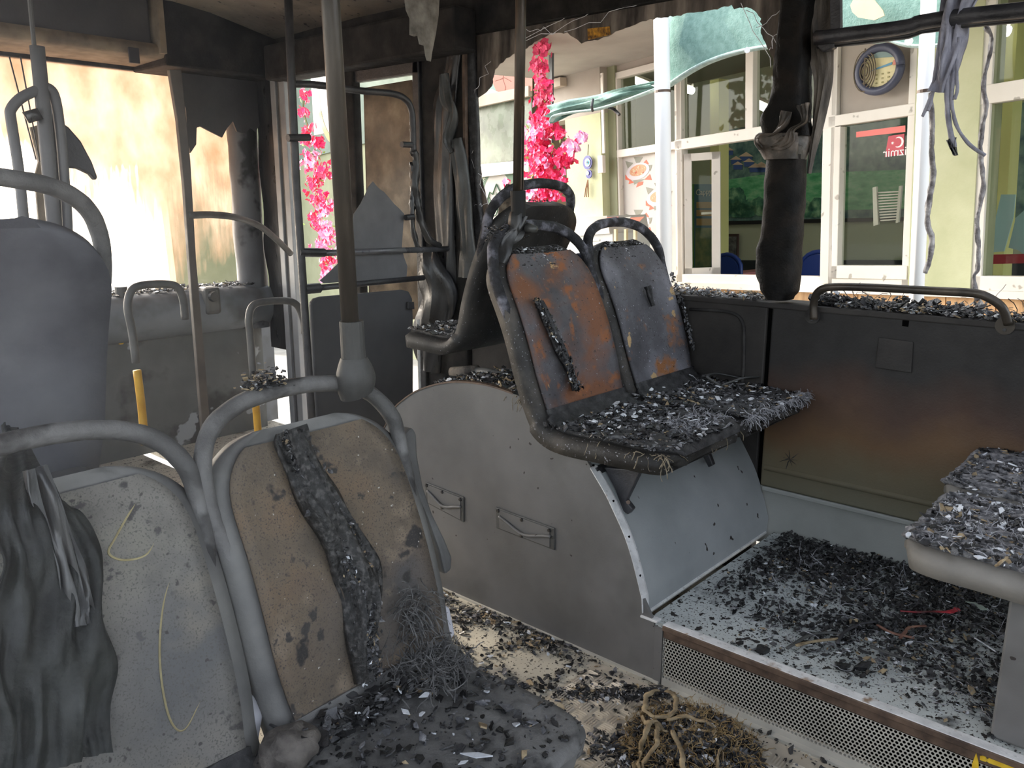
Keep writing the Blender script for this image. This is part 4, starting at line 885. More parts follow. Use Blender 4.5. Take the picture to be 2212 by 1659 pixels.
# E, F: looped entrance rails
def loop(px, y, label, ysplit):
    s = thing('entrance_rail', PY(px[0][0], px[0][1], y), label, 'hand rail')
    P = smoothpath([PY(u, v, y) for u, v in px], 5)
    hi = [p for p in P if p.z >= ysplit or p.x > P[0].x+0.03]; lo = [p for p in P if p.z <= ysplit+0.012 and p.x <= P[0].x+0.03]
    G().tube(hi, 0.0155, 12).build('tube', rail_gray, s, smooth=True)
    if len(lo) > 1: G().tube(lo, 0.0158, 12).build('yellow_tube', yellow, s, smooth=True)['label'] = 'yellow-painted lower part'
    return s
z1 = PY(296, 790, 3.2).z; z2 = PY(548, 820, 3.1).z
loop(((313, 960), (306, 880), (296, 800), (286, 720), (276, 665), (284, 628), (310, 616), (360, 614), (385, 622), (396, 650), (400, 690)), 3.2, 'looped grey hand rail with yellow foot before the dashboard, left one', z1)
loop(((560, 960), (553, 880), (546, 800), (540, 720), (537, 690), (545, 662), (570, 652), (620, 650), (642, 660), (655, 690), (658, 720)), 3.1, 'looped grey hand rail with yellow foot beside the black barrier upright', z2)
# G: driver's cab pole with loop and fin
YG = 2.5
pg = thing('cab_pole', (0.92, YG, 1.0), 'grey cab pole behind the tall seat with a loop bar and dark fin-shaped cover', 'pole')
G().tube([PY(64, 0, YG), PY(75, 110, YG)], 0.006, 8).build('thin_rod', rail_gray, pg)
G().tube([PY(80, 100, YG), PY(96, 260, YG), PY(115, 470, YG), PY(130, 640, YG)], 0.0185, 14).build('tube', M('cab_grey', [(0.10, 0.10, 0.105), (0.16, 0.16, 0.165)], 5, 0.5, 0.15, 60), pg, smooth=True)
G().tube(smoothpath([PY(u, v, YG) for u, v in ((66, 640), (48, 440), (38, 350), (24, 260), (24, 236), (45, 212), (80, 195), (104, 190), (120, 215), (132, 300), (140, 400), (145, 470), (152, 640))], 5), 0.0135, 12).build('loop_bar', MATS['cab_grey'], pg, smooth=True)
G().prism([PY(u, v, YG+0.04) for u, v in ((112, 185), (124, 200), (132, 262), (150, 275), (176, 305), (200, 350), (212, 383), (208, 390), (196, 376), (170, 364), (146, 362), (150, 640), (124, 640), (112, 300))], (0, 0.03, 0)).build('fin_cover', header_m, pg, bevel=0.006)
G().tube([PY(64, 238, YG-0.02), PY(76, 262, YG-0.02)], 0.02, 10, wob=0.5).build('melted_knob', melt, pg, smooth=True)
for (a, b) in (((20, 122), (78, 345)), ((44, 122), (86, 350))):
    G().tube([PY(*a, YG+0.2), PY(*b, YG+0.2)], 0.0022, 5).build('wire', rail_black, pg)
G().prism([PY(u, v, YG+0.3) for u, v in ((66, 275), (84, 270), (126, 640), (96, 640), (76, 380), (84, 350))], (0, 0.01, 0)).build('cab_post', lip_m, pg)
# H: long rail above the window on the right, with strut
rt_ = thing('window_rail', (XW-0.02, 0.7, 1.84), 'thick black scorched rail crossing the window opening at the upper right', 'rail')
P = [PX(1762, 82, XW-0.02), PX(1860, 71, XW-0.02), PX(1960, 58, XW-0.02), PX(1990, 48, XW-0.02), PX(2080, 35, XW-0.02), PX(2212, 22, XW-0.02), PX(2500, -8, XW-0.02)]
G().tube(smoothpath(P, 4), 0.0215, 12, wob=0.08).build('rail', rail_black, rt_, smooth=True)
G().tube([p+Vector((0.02, 0, -0.02)) for p in P], 0.009, 8, wob=0.4).build('drip_edge', melt, rt_, smooth=True)
G().prism([PX(u, v, XW) for u, v in ((1792, -30), (1815, -30), (1816, 66), (1793, 70))], (0.02, 0, 0)).build('strut', rail_black, rt_, bevel=0.002)
G().prism([PX(u, v, XW-0.01) for u, v in ((1766, 66), (1800, 62), (1812, 78), (1800, 104), (1776, 112), (1764, 100))], (0.03, 0, 0)).build('end_bracket', rail_black, rt_, bevel=0.005)
# I: brown grab rail on the sill
gr = thing('sill_grab_rail', PX(1770, 655, XW-0.03), 'brown bent grab rail fixed along the sill of the side window', 'grab rail')
P = [PX(1758, 690, XW-0.03), PX(1758, 655, XW-0.03), PX(1768, 630, XW-0.045), PX(1800, 620, XW-0.05), PX(1900, 622, XW-0.05), PX(2010, 628, XW-0.05), PX(2100, 633, XW-0.05), PX(2135, 643, XW-0.045), PX(2165, 665, XW-0.035), PX(2178, 700, XW-0.02)]
G().tube(smoothpath(P, 6), 0.0125, 12).build('tube', pole_brown, gr, smooth=True)
for (u, v, m_) in ((1756, 682, soot), (2172, 703, pole_brown)):
    c = PX(u, v, XW); G().tube([c, c+Vector((-0.006, 0, 0))], 0.026, 20).build('flange', m_, gr)
    for dz in (-0.012, 0.012): G().tube([c+Vector((-0.006, 0, dz)), c+Vector((-0.009, 0, dz))], 0.005, 8).build('screw', rail_black, gr)
# hanging things at the right
hg = thing('hanging_wire_bundle', PX(2060, 60, XW), 'grey melted cable bundle hanging from the rail at the upper right', 'cables')
ribbon([PX(u, v, XW-0.0) for u, v in ((2075, -20), (2062, 40), (2050, 100), (2042, 150), (2028, 200))], lambda t: 0.045-0.02*t, IN, 0.015, 6, 0.035, across=15).build('sheath', cable_g, hg, smooth=True)
for i, px in enumerate((((2052, 60), (2048, 150), (2046, 220), (2052, 280), (2062, 318)), ((2066, 60), (2060, 160), (2056, 220), (2066, 270), (2092, 310), (2128, 336)), ((2020, 190), (2010, 210), (2000, 235), (1992, 252)), ((2034, 60), (2022, 140), (2012, 215), (2004, 240)), ((2072, 80), (2066, 150), (2068, 190), (2062, 215)))):
    G().tube(smoothpath([PX(u, v, XW-0.01) for u, v in px], 6), 0.0075 if i < 1 else 0.005, 8, wob=0.3, seed=i).build('cable', cable_g, hg, smooth=True)
ribbon([PX(u, v, XW) for u, v in ((2056, 300), (2060, 320), (2066, 336))], lambda t: 0.013-0.01*t, IN, 0.01, 3, 0.02).build('cable_end', rail_black, hg)
a = G().tube(smoothpath([PX(u, v, XW+0.05) for u, v in ((2010, 200), (2014, 260), (2012, 320), (2016, 380), (2006, 440), (2004, 480), (2014, 520), (2008, 560), (1998, 590))], 6), 0.008, 7, wob=0.6)
tag(a.build('melted_window_rubber', M('silvery_melt', [(0.06, 0.05, 0.05), (0.22, 0.2, 0.2), (0.5, 0.47, 0.45)], 30, 0.4, 0.8, 120, 0.6), smooth=True), 'crinkled melted rubber strip hanging beside the right white post', 'rubber strip')
a = G().tube(smoothpath([PX(u, v, XW+0.05) for u, v in ((2128, 58), (2140, 75), (2140, 110), (2130, 150), (2124, 190), (2130, 230), (2120, 290), (2118, 340), (2124, 390), (2120, 430), (2110, 480), (2114, 540), (2112, 580), (2104, 600), (2110, 650))], 6), 0.006, 7, wob=0.8)
tag(a.build('melted_window_rubber', MATS['silvery_melt'], smooth=True), 'long crinkled rubber strip hanging down to the grab rail at the far right', 'rubber strip')

# ------------------------------------------------------------------ rubble lying on floors and sills ("stuff")
def plat_s(rnd):
    for _ in range(30):
        x = rnd.uniform(XA+0.03, XW-0.01); y = rnd.uniform(-0.75, 1.03)
        dn = 0.5+0.9*noise.noise(Vector((x*3.1, y*3.1, 2)))+0.55*noise.noise(Vector((x*9, y*9, 5)))+1.15*(x-XA-0.38)
        dn -= max(0, y-0.86)*2.2*(1 if x < 2.35 else 0)
        if rnd.random() < dn: return Vector((x, y, ZP+abs(rnd.gauss(0, 0.006))*(0.5+2.0*max(0, x-2.1))))
    return None
def dark_s(rnd):
    for _ in range(30):
        x = rnd.uniform(2.05, XW-0.005); y = rnd.uniform(-0.5, 1.08)
        a = 0.55+1.4*(x-2.35)+0.9*noise.noise(Vector((x*4, y*4, 9)))
        if rnd.random() < a: return Vector((x, y, ZP+abs(rnd.gauss(0, 0.008))+0.035*max(0, (x-2.45))))
    return None
scatter('platform_rubble', plat_s, 15000, 0.0012, 0.0085, (8, 2.6, 1.6, 1.1, 1.3, 4), None, 51, 'burnt flakes, glass crumbs and ash strewn over the raised platform', 'rubble')
scatter('charcoal_heap', dark_s, 9000, 0.002, 0.010, (9, 0.6, 0.35, 0.12, 0.15, 8), None, 52, 'bank of black charcoal crumbs along the foot of the wall on the platform', 'rubble', tilt=0.9)
strands('platform_fibres', lambda r: Vector((r.uniform(1.95, 2.62), r.uniform(-0.4, 0.95), ZP+0.012)), 420, 0.07, 0.0009, fibre_gray, None, 53, grav=0.1, label='wispy pale burnt fibres caught in the platform rubble', cat='fibres')
def aisle_s(rnd):
    for _ in range(40):
        y = rnd.uniform(0.55, 2.3); x = XA-0.01-abs(rnd.gauss(0, 0.16))
        dn = 0.35+1.1*noise.noise(Vector((x*5, y*5, 12)))
        if y < 1.3: dn *= 0.25
        if rnd.random() < dn: return Vector((x, y, 0.004))
    return None
scatter('aisle_crumbs', aisle_s, 2800, 0.0018, 0.010, (8, 1.5, 1, 0.8, 2, 5), None, 54, 'black crumbs scattered along the aisle floor at the foot of the wheel arch box', 'rubble', tilt=0.5)
hc = PZ(1480, 1600, 0.02)
def band_s(rnd):
    t = rnd.random(); a = PZ(1215, 1500, 0.003); b = PZ(1430, 1500, 0.003); c = PZ(1300, 1600, 0.003); d = PZ(1440, 1690, 0.003)
    if rnd.random() < 0.45: p = a.lerp(b, t)+Vector((rnd.gauss(0, 0.016), rnd.gauss(0, 0.016), 0))
    else: p = c.lerp(d, t)+Vector((rnd.gauss(0, 0.03), rnd.gauss(0, 0.03), 0))
    return p if p.x < XA-0.02 else None
scatter('tread_crumbs', band_s, 1900, 0.002, 0.010, (9, 1.5, 1, 0.7, 0.8, 6), None, 55, 'band of black crumbs lying across the tread plate', 'rubble', tilt=0.7)
def heap_s(rnd):
    a = rnd.random()*2*PI; r_ = math.sqrt(rnd.random()); x = hc.x+0.16*r_*math.cos(a); y = hc.y-0.02+0.17*r_*math.sin(a)
    if x > XA-0.02: x = XA-0.03-rnd.random()*0.02
    return Vector((x, y, 0.004+0.085*(1-r_*r_)*(0.7+0.5*noise.noise(Vector((x*14, y*14, 1))))))
hp_ = thing('burnt_heap', (hc.x, hc.y, 0), 'heap of burnt straps, fibres and black crumbs in the aisle against the riser', 'heap')
g = G(); rows = []
for i in range(14):
    r_ = 1-i/13; rows.append([(min(XA-0.022, hc.x+0.16*r_*math.cos(t*PI/16)), hc.y-0.02+0.17*r_*math.sin(t*PI/16), 0.002+0.04*(1-r_*r_)+0.01*noise.noise(Vector((r_*5*math.cos(t*PI/16), r_*5*math.sin(t*PI/16), 3)))) for t in range(32)])
G().grid(rows, close=True).build('mound', char, hp_)
scatter('heap_crumbs', heap_s, 6500, 0.002, 0.011, (9, 2, 1.2, 0.7, 2.0, 7), hp_, 56, tilt=0.9)
strands('heap_fibres', lambda r: heap_s(r)+Vector((0, 0, 0.004)), 2200, 0.04, 0.0008, M('gold_fibre', [(0.16, 0.10, 0.04), (0.42, 0.3, 0.14)], 50, 0.8, 0.2, 90), hp_, 57, grav=0.2)
straps = (((1425, 1490), (1400, 1500), (1392, 1530), (1410, 1550), (1450, 1545), (1462, 1510), (1440, 1490)), ((1400, 1530), (1388, 1545), (1395, 1560), (1420, 1560), (1440, 1580)), ((1405, 1560), (1392, 1590), (1382, 1620), (1380, 1650), (1372, 1690)), ((1418, 1560), (1422, 1590), (1412, 1620), (1390, 1650), (1380, 1700)), ((1450, 1580), (1470, 1620), (1480, 1660), (1490, 1700)), ((1560, 1600), (1580, 1640), (1560, 1680), (1550, 1640), (1565, 1600)), ((1440, 1555), (1480, 1550), (1530, 1565), (1570, 1590)))
for k, px in enumerate(straps):
    P = smoothpath([PZ(u, v, 0.075 if 1390 < u < 1560 else 0.03) for u, v in px], 5); rn = random.Random(k)
    P = [Vector((min(p.x+0.006*noise.noise(p*40), XA-0.02), p.y+0.006*noise.noise(p*37+Vector((9, 0, 0))), p.z+0.010*noise.noise(p*30))) for p in P]
    G().tube(P, 0.0062, 8, flat=0.4, wob=0.9, seed=k).build('strap', tan_strap, hp_, smooth=True)
# sill rubble
def sill_s(y0, y1, h=0.008):
    def f(rnd): return Vector((XW+rnd.uniform(-0.002, 0.125), rnd.uniform(y0, y1), 1.008+abs(rnd.gauss(0, h))))
    return f
scatter('sill_rubble', sill_s(-0.3, 0.98), 2600, 0.002, 0.010, (5, 2.5, 3, 1.6, 2, 3), None, 61, 'ash, glass crumbs and charred bits along the window sill behind the grab rail', 'rubble')
scatter('sill_rubble', sill_s(1.22, 2.58), 2600, 0.002, 0.010, (1.5, 2.5, 4, 3, 3.0, 1), None, 62, 'sunlit ash and glass crumbs along the window sill left of the charred pillar', 'rubble')
scatter('sill_char', lambda r: Vector((XW+r.uniform(0.02, 0.12), r.choice((r.uniform(0.55, 0.95), r.uniform(0.98, 1.06))), 1.01+abs(r.gauss(0, 0.012)))), 900, 0.004, 0.016, (9, 1, 0.5, 0.1, 0.4, 7), None, 63, 'black charred lumps on the sill beside the foot of the pillar', 'rubble', tilt=0.9)
strands('sill_wires', lambda r: Vector((XW+r.uniform(0.0, 0.12), r.uniform(-0.2, 1.0), 1.02)), 90, 0.09, 0.0011, soot_gloss, None, 64, grav=0.0, label='thin burnt wires bristling from the sill rubble', cat='wires')
scatter('dash_rubble', lambda r: Vector((r.uniform(1.2, 2.6), YF-0.04-0.14*r.random(), 0.872+abs(r.gauss(0, 0.008)))), 1500, 0.003, 0.014, (3, 3, 4, 1.6, 1.5, 2), None, 65, 'ash and crumbs along the top of the dashboard', 'rubble')
# wheel box top rubble, rolled tube and fibres
yb0 = PX(1150, 870, XA).y; yb1 = PX(930, 830, XA).y
def zbox(y):
    best = min(Pf, key=lambda p: abs(p[0]-y)); return best[1]
scatter('box_rubble', lambda r: (lambda y: Vector((XA+0.01+abs(r.gauss(0, 0.12)), y, zbox(y)+0.006)))(r.uniform(yb0-0.02, yb1)), 1200, 0.003, 0.012, (6, 2.5, 2, 0.8, 2, 4), None, 66, 'burnt crumbs along the rounded top of the wheel arch box', 'rubble')
strands('box_fibres', lambda r: Vector((XA-0.004+r.random()*0.05, yb0+r.gauss(0.02, 0.03), zbox(yb0+0.02)+0.008)), 160, 0.05, 0.0012, fibre, None, 67, grav=0.8, label='shreds of burnt fibre hanging over the top edge of the wheel arch box', cat='fibres')
rl = thing('box_top_rail', (XA+0.12, 1.7, 0.81), 'grey tube rail lying along the top of the wheel arch box, crusted at its end', 'rail')
G().tube([PX(1000, 800, XA+0.14), PX(1050, 803, XA+0.14), PX(1180, 835, XA+0.14)], 0.014, 12).build('tube', rail_gray, rl, smooth=True)
G().tube([PX(975, 803, XA+0.14), PX(1030, 800, XA+0.14)], 0.017, 12, wob=0.7).build('crust', burnt_cloth, rl, smooth=True)
o = G().box((2.40, 1.79, 0.80), (XW-0.03, 1.82, 1.16)).build('seat_back_filler', navy, bevel=0.01); tag(o, 'dark navy plastic panel between the back-to-back seats', 'panel')
# small loose things on the platform
tag(G().tube(smoothpath([PZ(u, v, ZP+0.02) for u, v in ((1945, 1320), (1980, 1322), (2020, 1321), (2050, 1322), (2068, 1316))], 4), [0.0035]*4+[0.004]*4+[0.005]*4+[0.007]*4+[0.010], 7, wob=0.5, flat=0.6).build('red_strap', M('red_plastic', [(0.10, 0.03, 0.03), (0.65, 0.05, 0.07)], 9, 0.45, 0.3, 60)), 'twisted red plastic strip among the platform rubble', 'strip')
tag(G().prism([PZ(u, v, ZP+0.015) for u, v in ((2085, 1300), (2108, 1303), (2128, 1312), (2135, 1318), (2118, 1318), (2110, 1310))], (0, 0, 0.002)).build('teal_scrap', flat('scrap', (0.42, 0.5, 0.42), 0.5)), 'pale green scrap of paper near the red strip', 'scrap')
for k, px in enumerate((((1700, 1400), (1750, 1372), (1800, 1366), (1830, 1372)), ((1808, 1390), (1825, 1365), (1860, 1348), (1895, 1342)), ((1720, 1395), (1760, 1385), (1810, 1380)), ((1895, 1350), (1930, 1368), (1975, 1378)), ((1945, 1378), (1965, 1356), (2000, 1352)), ((1880, 1395), (1930, 1415), (1980, 1430)), ((2105, 1378), (2125, 1390), (2152, 1408)))):
    tag(G().tube(smoothpath([PZ(u, v, ZP+0.018) for u, v in px], 5), 0.005 if k < 6 else 0.0025, 7, wob=0.6, flat=0.6, seed=k).build('burnt_cable', [melt_gray, rail_black, tan_strap, M('rust_strip', [(0.12, 0.05, 0.035), (0.3, 0.16, 0.11)], 20, 0.6, 0.4, 90), MATS['rust_strip'], melt_gray, flake_white][k], smooth=True),
        ['flattened grey cable at the near edge of the tangle on the platform', 'glossy black curled cable in the middle of the platform tangle', 'tan cable lying under the grey one on the platform', 'rust-brown strip right of the platform tangle', 'hooked rust-brown strip below the red strip', 'grey wavy strip nearest the front edge of the platform', 'thin white strip at the right of the platform'][k], 'cable')
for k, (u, v) in enumerate(((1865, 1438), (1645, 1402), (1818, 1441), (1830, 1300))):
    rn = random.Random(k+70); g = G(); flake(g, PZ(u, v, ZP+0.008), 0.02, rn, 0, Vector((0, 0, 1)), 0.15, 0.3, 1.0)
    tag(g.build('charcoal_lump', flake_dark), ['square charcoal lump near the front edge of the platform', 'long flat charcoal lump by the white nosing', 'small round charcoal lump left of the square one', 'large flat charcoal lump in the middle of the platform'][k], 'charcoal')
# added thin haze volume imitating a lens flare veil at the left
hm_ = bpy.data.materials.new('flare_haze'); hm_.use_nodes = True; nt = hm_.node_tree; nt.nodes.clear()
vo = nt.nodes.new('ShaderNodeOutputMaterial'); vs_ = nt.nodes.new('ShaderNodeVolumeScatter'); vs_.inputs['Color'].default_value = (0.9, 0.92, 1, 1); vs_.inputs['Density'].default_value = 0.045; vs_.inputs['Anisotropy'].default_value = 0.55
nt.links.new(vs_.outputs[0], vo.inputs['Volume'])
o = G().box((XL+0.01, 0.45, 0.02), (0.60, YF-0.4, 2.0)).build('haze', hm_); tag(o, 'thin added haze imitating lens flare over the near seats and cab at the left', 'haze', kind='stuff')
# ------------------------------------------------------------------ the eatery across the pavement (its own level: the bus leans a little)
def cam2w(x, y, z): return (RT*x-UP*y+FW*z).normalized()
EU = -cam2w(0.0474, 1.0, 0.1837)
EH = cam2w(-1306, -281, 1780); EH = (EH-EU*EH.dot(EU)).normalized()
EN = EH.cross(EU).normalized()
if EN.dot(CAM-PX(1480, 605, 6.2)) < 0: EN = -EN
EO = PX(1480, 605, 6.2)
def FP(u, v, c=0.0): return PL(u, v, EO+EN*c, EN)
def AB(u, v, c=0.0): p = FP(u, v, c)-EO; return p.dot(EH), p.dot(EU)
def W3(a, b, c): return EO+EH*a+EU*b+EN*c
def ebox(g, a0, a1, b0, b1, c0, c1, mi=0):
    vs = [W3(a, b, c) for c in (c0, c1) for a, b in ((a0, b0), (a1, b0), (a1, b1), (a0, b1))]
    return g.add(vs, [(0, 3, 2, 1), (4, 5, 6, 7), (0, 1, 5, 4), (1, 2, 6, 5), (2, 3, 7, 6), (3, 0, 4, 7)], mi)
def eb(name, a0, a1, b0, b1, c0, c1, mat, parent=None, bevel=0): return ebox(G(), a0, a1, b0, b1, c0, c1).build(name, mat, parent, bevel=bevel)
def equad(name, px, c, th, mat, parent=None): return G().prism([FP(u, v, c) for u, v in px], EN*th).build(name, mat, parent)
ex_wall = M('facade_taupe', [(0.36, 0.31, 0.26), (0.44, 0.39, 0.33)], 2, 0.8, 0.1, 60)
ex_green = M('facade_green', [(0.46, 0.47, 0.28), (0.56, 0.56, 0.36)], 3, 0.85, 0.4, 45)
ex_green2 = M('facade_green_shaded', [(0.27, 0.28, 0.17), (0.33, 0.33, 0.21)], 3, 0.85, 0.3, 45)  # darker copy of the facade green, shade put into the colour
pvc = M('pvc_frame', [(0.68, 0.63, 0.55), (0.78, 0.73, 0.65)], 2, 0.45, 0.05, 60, specks=[((0.4, 0.36, 0.3), 14, 0.68, 0.72)])
wood = M('skirting_wood', [(0.42, 0.24, 0.11), (0.58, 0.36, 0.18)], 5, 0.6, 0.15, 60, stretch=(6, 6, 0.6))
teal = M('shade_cloth', [(0.10, 0.19, 0.165), (0.16, 0.27, 0.24)], 30, 0.85, 0.5, 120)
hem = M('shade_cloth_hem', [(0.26, 0.36, 0.34), (0.42, 0.52, 0.5)], 30, 0.8, 0.4, 120)
inner_wall = flat('inner_wall_green', (0.50, 0.52, 0.36), 0.8)
white_post = flat('white_post_paint', (0.95, 0.94, 0.92), 0.5)
tintg = glass_clear('window_glass', (0.84, 0.86, 0.82), 0.012, 0.03)
tube_light = flat('fluorescent_tube', (1.0, 1.0, 0.95), emit=9)

A = lambda u, v=400, c=0: AB(u, v, c)[0]
B = lambda u, v, c=0: AB(u, v, c)[1]
bsill = B(1480, 605); btr0 = B(1480, 322); btr1 = B(1480, 300); btop = B(1480, 120)+0.05
GZ = bsill-1.15
# pavement and far street
gg = G(); 
for a0, a1, c0, c1 in ((-30, 60, -12, 40),): ebox(gg, a0, a1, GZ-0.1, GZ, c0, c1)
o = struct(gg.build('ground', M('paving', [(0.28, 0.27, 0.25), (0.4, 0.385, 0.36)], 2, 0.85, 0.3, 40)))
# facade wall pieces (c<0 is inside the eatery)
aR = A(2212, 400)-2.6
aW3 = A(2112, 400); aG0 = A(1975, 400); aM1 = A(1800, 400); aM0 = A(1467, 400); aW1 = A(1336, 250); aGc = A(1243, 300)
cnp = eb('added_shade_canopy', aR-1.0, A(1243)+0.15, B(1480, 118)+0.06, B(1480, 118)+0.14, 0.0, 1.55, M('shade_canopy_underside', [(0.34, 0.31, 0.27), (0.42, 0.39, 0.34)], 2, 0.8, 0.1, 20)); tag(cnp, 'added flat taupe canopy slab shading the eatery windows below it', 'canopy')  # added slab, keeps the sun off the facade
cn2 = eb('added_shade_canopy', A(1243)+1.3, A(1243)+3.6, B(1060, 20)+0.12, B(1060, 20)+0.2, 0.0, 1.2, MATS['shade_canopy_underside']); tag(cn2, 'added narrower taupe canopy slab shading the left shop window behind the flowers', 'canopy')  # second added slab, shades the left window
# lower wall clad in wood, white sill ledge
ff = G(); ebox(ff, aR, aGc, bsill-0.95, bsill-0.06, -0.1, 0.02); o = struct(ff.build('wall_facade_skirt', wood))
k = 0; x = aR
while x < aGc-0.05:
    eb('cladding_board', x+0.004, min(aGc, x+0.30)-0.004, bsill-0.93, bsill-0.065, 0.02, 0.032, wood, o); x += 0.30
struct(eb('trim_sill_ledge', aR, aGc, bsill-0.06, bsill-0.015, -0.1, 0.07, pvc))
struct(eb('wall_facade_green', aW3+0.0, aG0, bsill-0.05, btop+1.2, -0.12, 0.03, ex_green))
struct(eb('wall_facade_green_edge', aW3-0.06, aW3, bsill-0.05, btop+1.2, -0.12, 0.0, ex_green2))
struct(eb('wall_facade_upper', aR, A(1243, 100), B(1480, 118), B(1480, 118)+2.6, -0.14, 0.0, ex_wall))
# green column and taupe wall left of window one
struct(eb('wall_facade_column', A(1322, 400), A(1246, 400), bsill-1.1, B(1290, 250), -0.1, 0.12, ex_green))
struct(eb('wall_facade_column_upper', A(1322, 400), A(1190, 200), B(1290, 250), B(1480, 118)+2.6, -0.1, 0.115, ex_wall))
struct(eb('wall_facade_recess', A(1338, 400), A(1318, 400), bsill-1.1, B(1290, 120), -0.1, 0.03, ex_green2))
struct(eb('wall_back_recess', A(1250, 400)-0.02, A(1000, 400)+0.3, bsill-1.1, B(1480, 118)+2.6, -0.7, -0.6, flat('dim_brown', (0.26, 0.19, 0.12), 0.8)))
# windows as sets of frame bars
def window(name, label, a0, a1, b0, b1, bars_a=(), bars_b=(), wv=0.055, glass=tintg):
    s = thing(name, W3((a0+a1)/2, b0, -0.03), label, 'window'); struct(s)
    wv2 = wv
    eb('frame_bar', a0, a1, b0, b0+wv2, -0.06, 0.02, pvc, s, 0.004); eb('frame_bar', a0, a1, b1-wv2, b1, -0.06, 0.02, pvc, s, 0.004)
    eb('frame_bar', a0, a0+wv2, b0, b1, -0.06, 0.02, pvc, s, 0.004); eb('frame_bar', a1-wv2, a1, b0, b1, -0.06, 0.02, pvc, s, 0.004)
    for a in bars_a: eb('mullion', a[0]-wv/2, a[0]+wv/2, a[1], a[2], -0.06, 0.022, pvc, s, 0.004)
    for b in bars_b: eb('transom', b[1], b[2], b[0]-wv*0.6, b[0]+wv*0.6, -0.06, 0.024, pvc, s, 0.004)
    if glass: 
        for (x0, x1, y0, y1) in glass: eb('glass', x0, x1, y0, y1, -0.03, -0.026, tintg, s)
    return s
bt = (btr0+btr1)/2+0.0
w1 = window('window_1', 'white framed window left of the left white post, food pictures on its lower pane', A(1478, 400)+0.01, A(1332, 400), bsill-0.02, B(1480, 118), bars_b=((bt, A(1478, 400), A(1332, 400)),), glass=[(A(1478), A(1338), bt, B(1480, 118))])
eb('mirrored_panel', A(1470), A(1338), bsill, bt, -0.035, -0.03, M('pale_window_film', [(0.52, 0.48, 0.43), (0.6, 0.56, 0.51)], 2, 0.4, 0.02, 20), w1)
# food pictures printed on the film: plate, food and paper cut shapes
def picture(s, u, v, k):
    cols = [flat('print_red', (0.68, 0.14, 0.07), 0.5), flat('print_olive', (0.26, 0.25, 0.19), 0.5), flat('print_plate', (0.66, 0.58, 0.58), 0.5), flat('print_food', (0.62, 0.32, 0.17), 0.5), flat('print_cream', (0.72, 0.58, 0.36), 0.5)]
    g = G(); c = -0.029; rn = random.Random(k)
    def pol(pts, mi, dc): g.prism([FP(u+x*1.0, v+y, c+dc) for x, y in pts], EN*0.0008, mi)
    pol([(-9, -33), (11, -33), (3, -20), (-4, -20)], 1, 0); pol([(-27, -24), (-10, -20), (-22, -8)], 1, 0); pol([(10, -18), (18, -27), (24, -17)], 0, 0)
    pol([(20, -15), (31, -16), (27, -2)], 1, 0); pol([(-27, 5), (-12, 20), (-27, 16)], 0, 0); pol([(26, 4), (30, 17), (14, 16)], 0, 0)
    pol([(-18, 16), (-8, 22), (-20, 26)], 0, 0); pol([(-10, 18), (18, 14), (-8, 27)], 1, 0); pol([(0, 22), (12, 20), (10, 27), (-4, 33)], 0, 0)
    pol([(25*math.cos(t*PI/12), -2-6*math.cos(t*PI/12)+18*math.sin(t*PI/12)) for t in range(24)], 2, 0.001)
    pol([(18*math.cos(t*PI/9), -4-4.5*math.cos(t*PI/9)+12*math.sin(t*PI/9)) for t in range(18)], 3, 0.002)
    for i in range(26):
        a = rn.random()*6.28; r_ = rn.random()**0.5; x, y = 15*r_*math.cos(a), -4-4*r_*math.cos(a)+9*r_*math.sin(a)
        pol([(x, y), (x+4*rn.random(), y-2), (x+3, y+3)], rn.choice((4, 3, 0, 4)), 0.003)
    return g.build('food_picture', cols, s)
picture(w1, 1378, 372, 1); picture(w1, 1422, 428, 2); picture(w1, 1378, 486, 3)
bl = B(1480, 592)
w2 = window('window_2', 'wide white framed window with an open casement and a landscape mural behind', A(1806, 400), A(1462, 400), bsill-0.02, B(1480, 118),
    bars_a=((A(1622, 200), bt, B(1480, 118)), (A(1796, 300)+0.02, bsill, B(1480, 118))), bars_b=((bt, A(1806), A(1462)),), wv=0.07,
    glass=[(A(1806), A(1470), bt, B(1480, 118))])
# open casement swung inward
cs = thing('open_casement', FP(1480, 590, 0), 'open white casement sash swung inward in the wide window', 'window sash')
h0 = A(1476, 400); dirv = (-EH*0.62-EN*0.42).normalized(); L = 0.42
wd = (A(1476, 400)-A(1560, 400))*1.0
p0 = W3(h0, bsill+0.04, -0.02); hgt = B(1480, 330)-bsill-0.05
def cas(s0, s1, t0, t1, n0, n1, name, mat):
    nn = dirv.cross(EU).normalized()
    vs = [p0+dirv*s+EU*t+nn*n for n in (n0, n1) for s, t in ((s0, t0), (s1, t0), (s1, t1), (s0, t1))]
    return G().add(vs, [(0, 3, 2, 1), (4, 5, 6, 7), (0, 1, 5, 4), (1, 2, 6, 5), (2, 3, 7, 6), (3, 0, 4, 7)]).build(name, mat, cs, bevel=0.003 if mat is pvc else 0)
def reach(u):  # length along the sash at which its far edge meets this picture column
    best = min((abs((lambda q: (q-CAM).dot(RT)/(q-CAM).dot(FW)*FPX+1106)(p0+dirv*s)-u), s) for s in [i*0.01 for i in range(20, 160)])
    return best[1]
Lc = reach(1558)
cas(0, Lc, 0, 0.06, 0, 0.04, 'sash_bar', pvc); cas(0, Lc, hgt-0.06, hgt, 0, 0.04, 'sash_bar', pvc)
cas(0, 0.06, 0, hgt, 0, 0.04, 'sash_bar', pvc); cas(Lc-0.07, Lc, 0, hgt, 0, 0.04, 'sash_bar', pvc)
cas(0.06, Lc-0.07, 0.06, hgt-0.06, 0.015, 0.02, 'sash_glass', tintg)
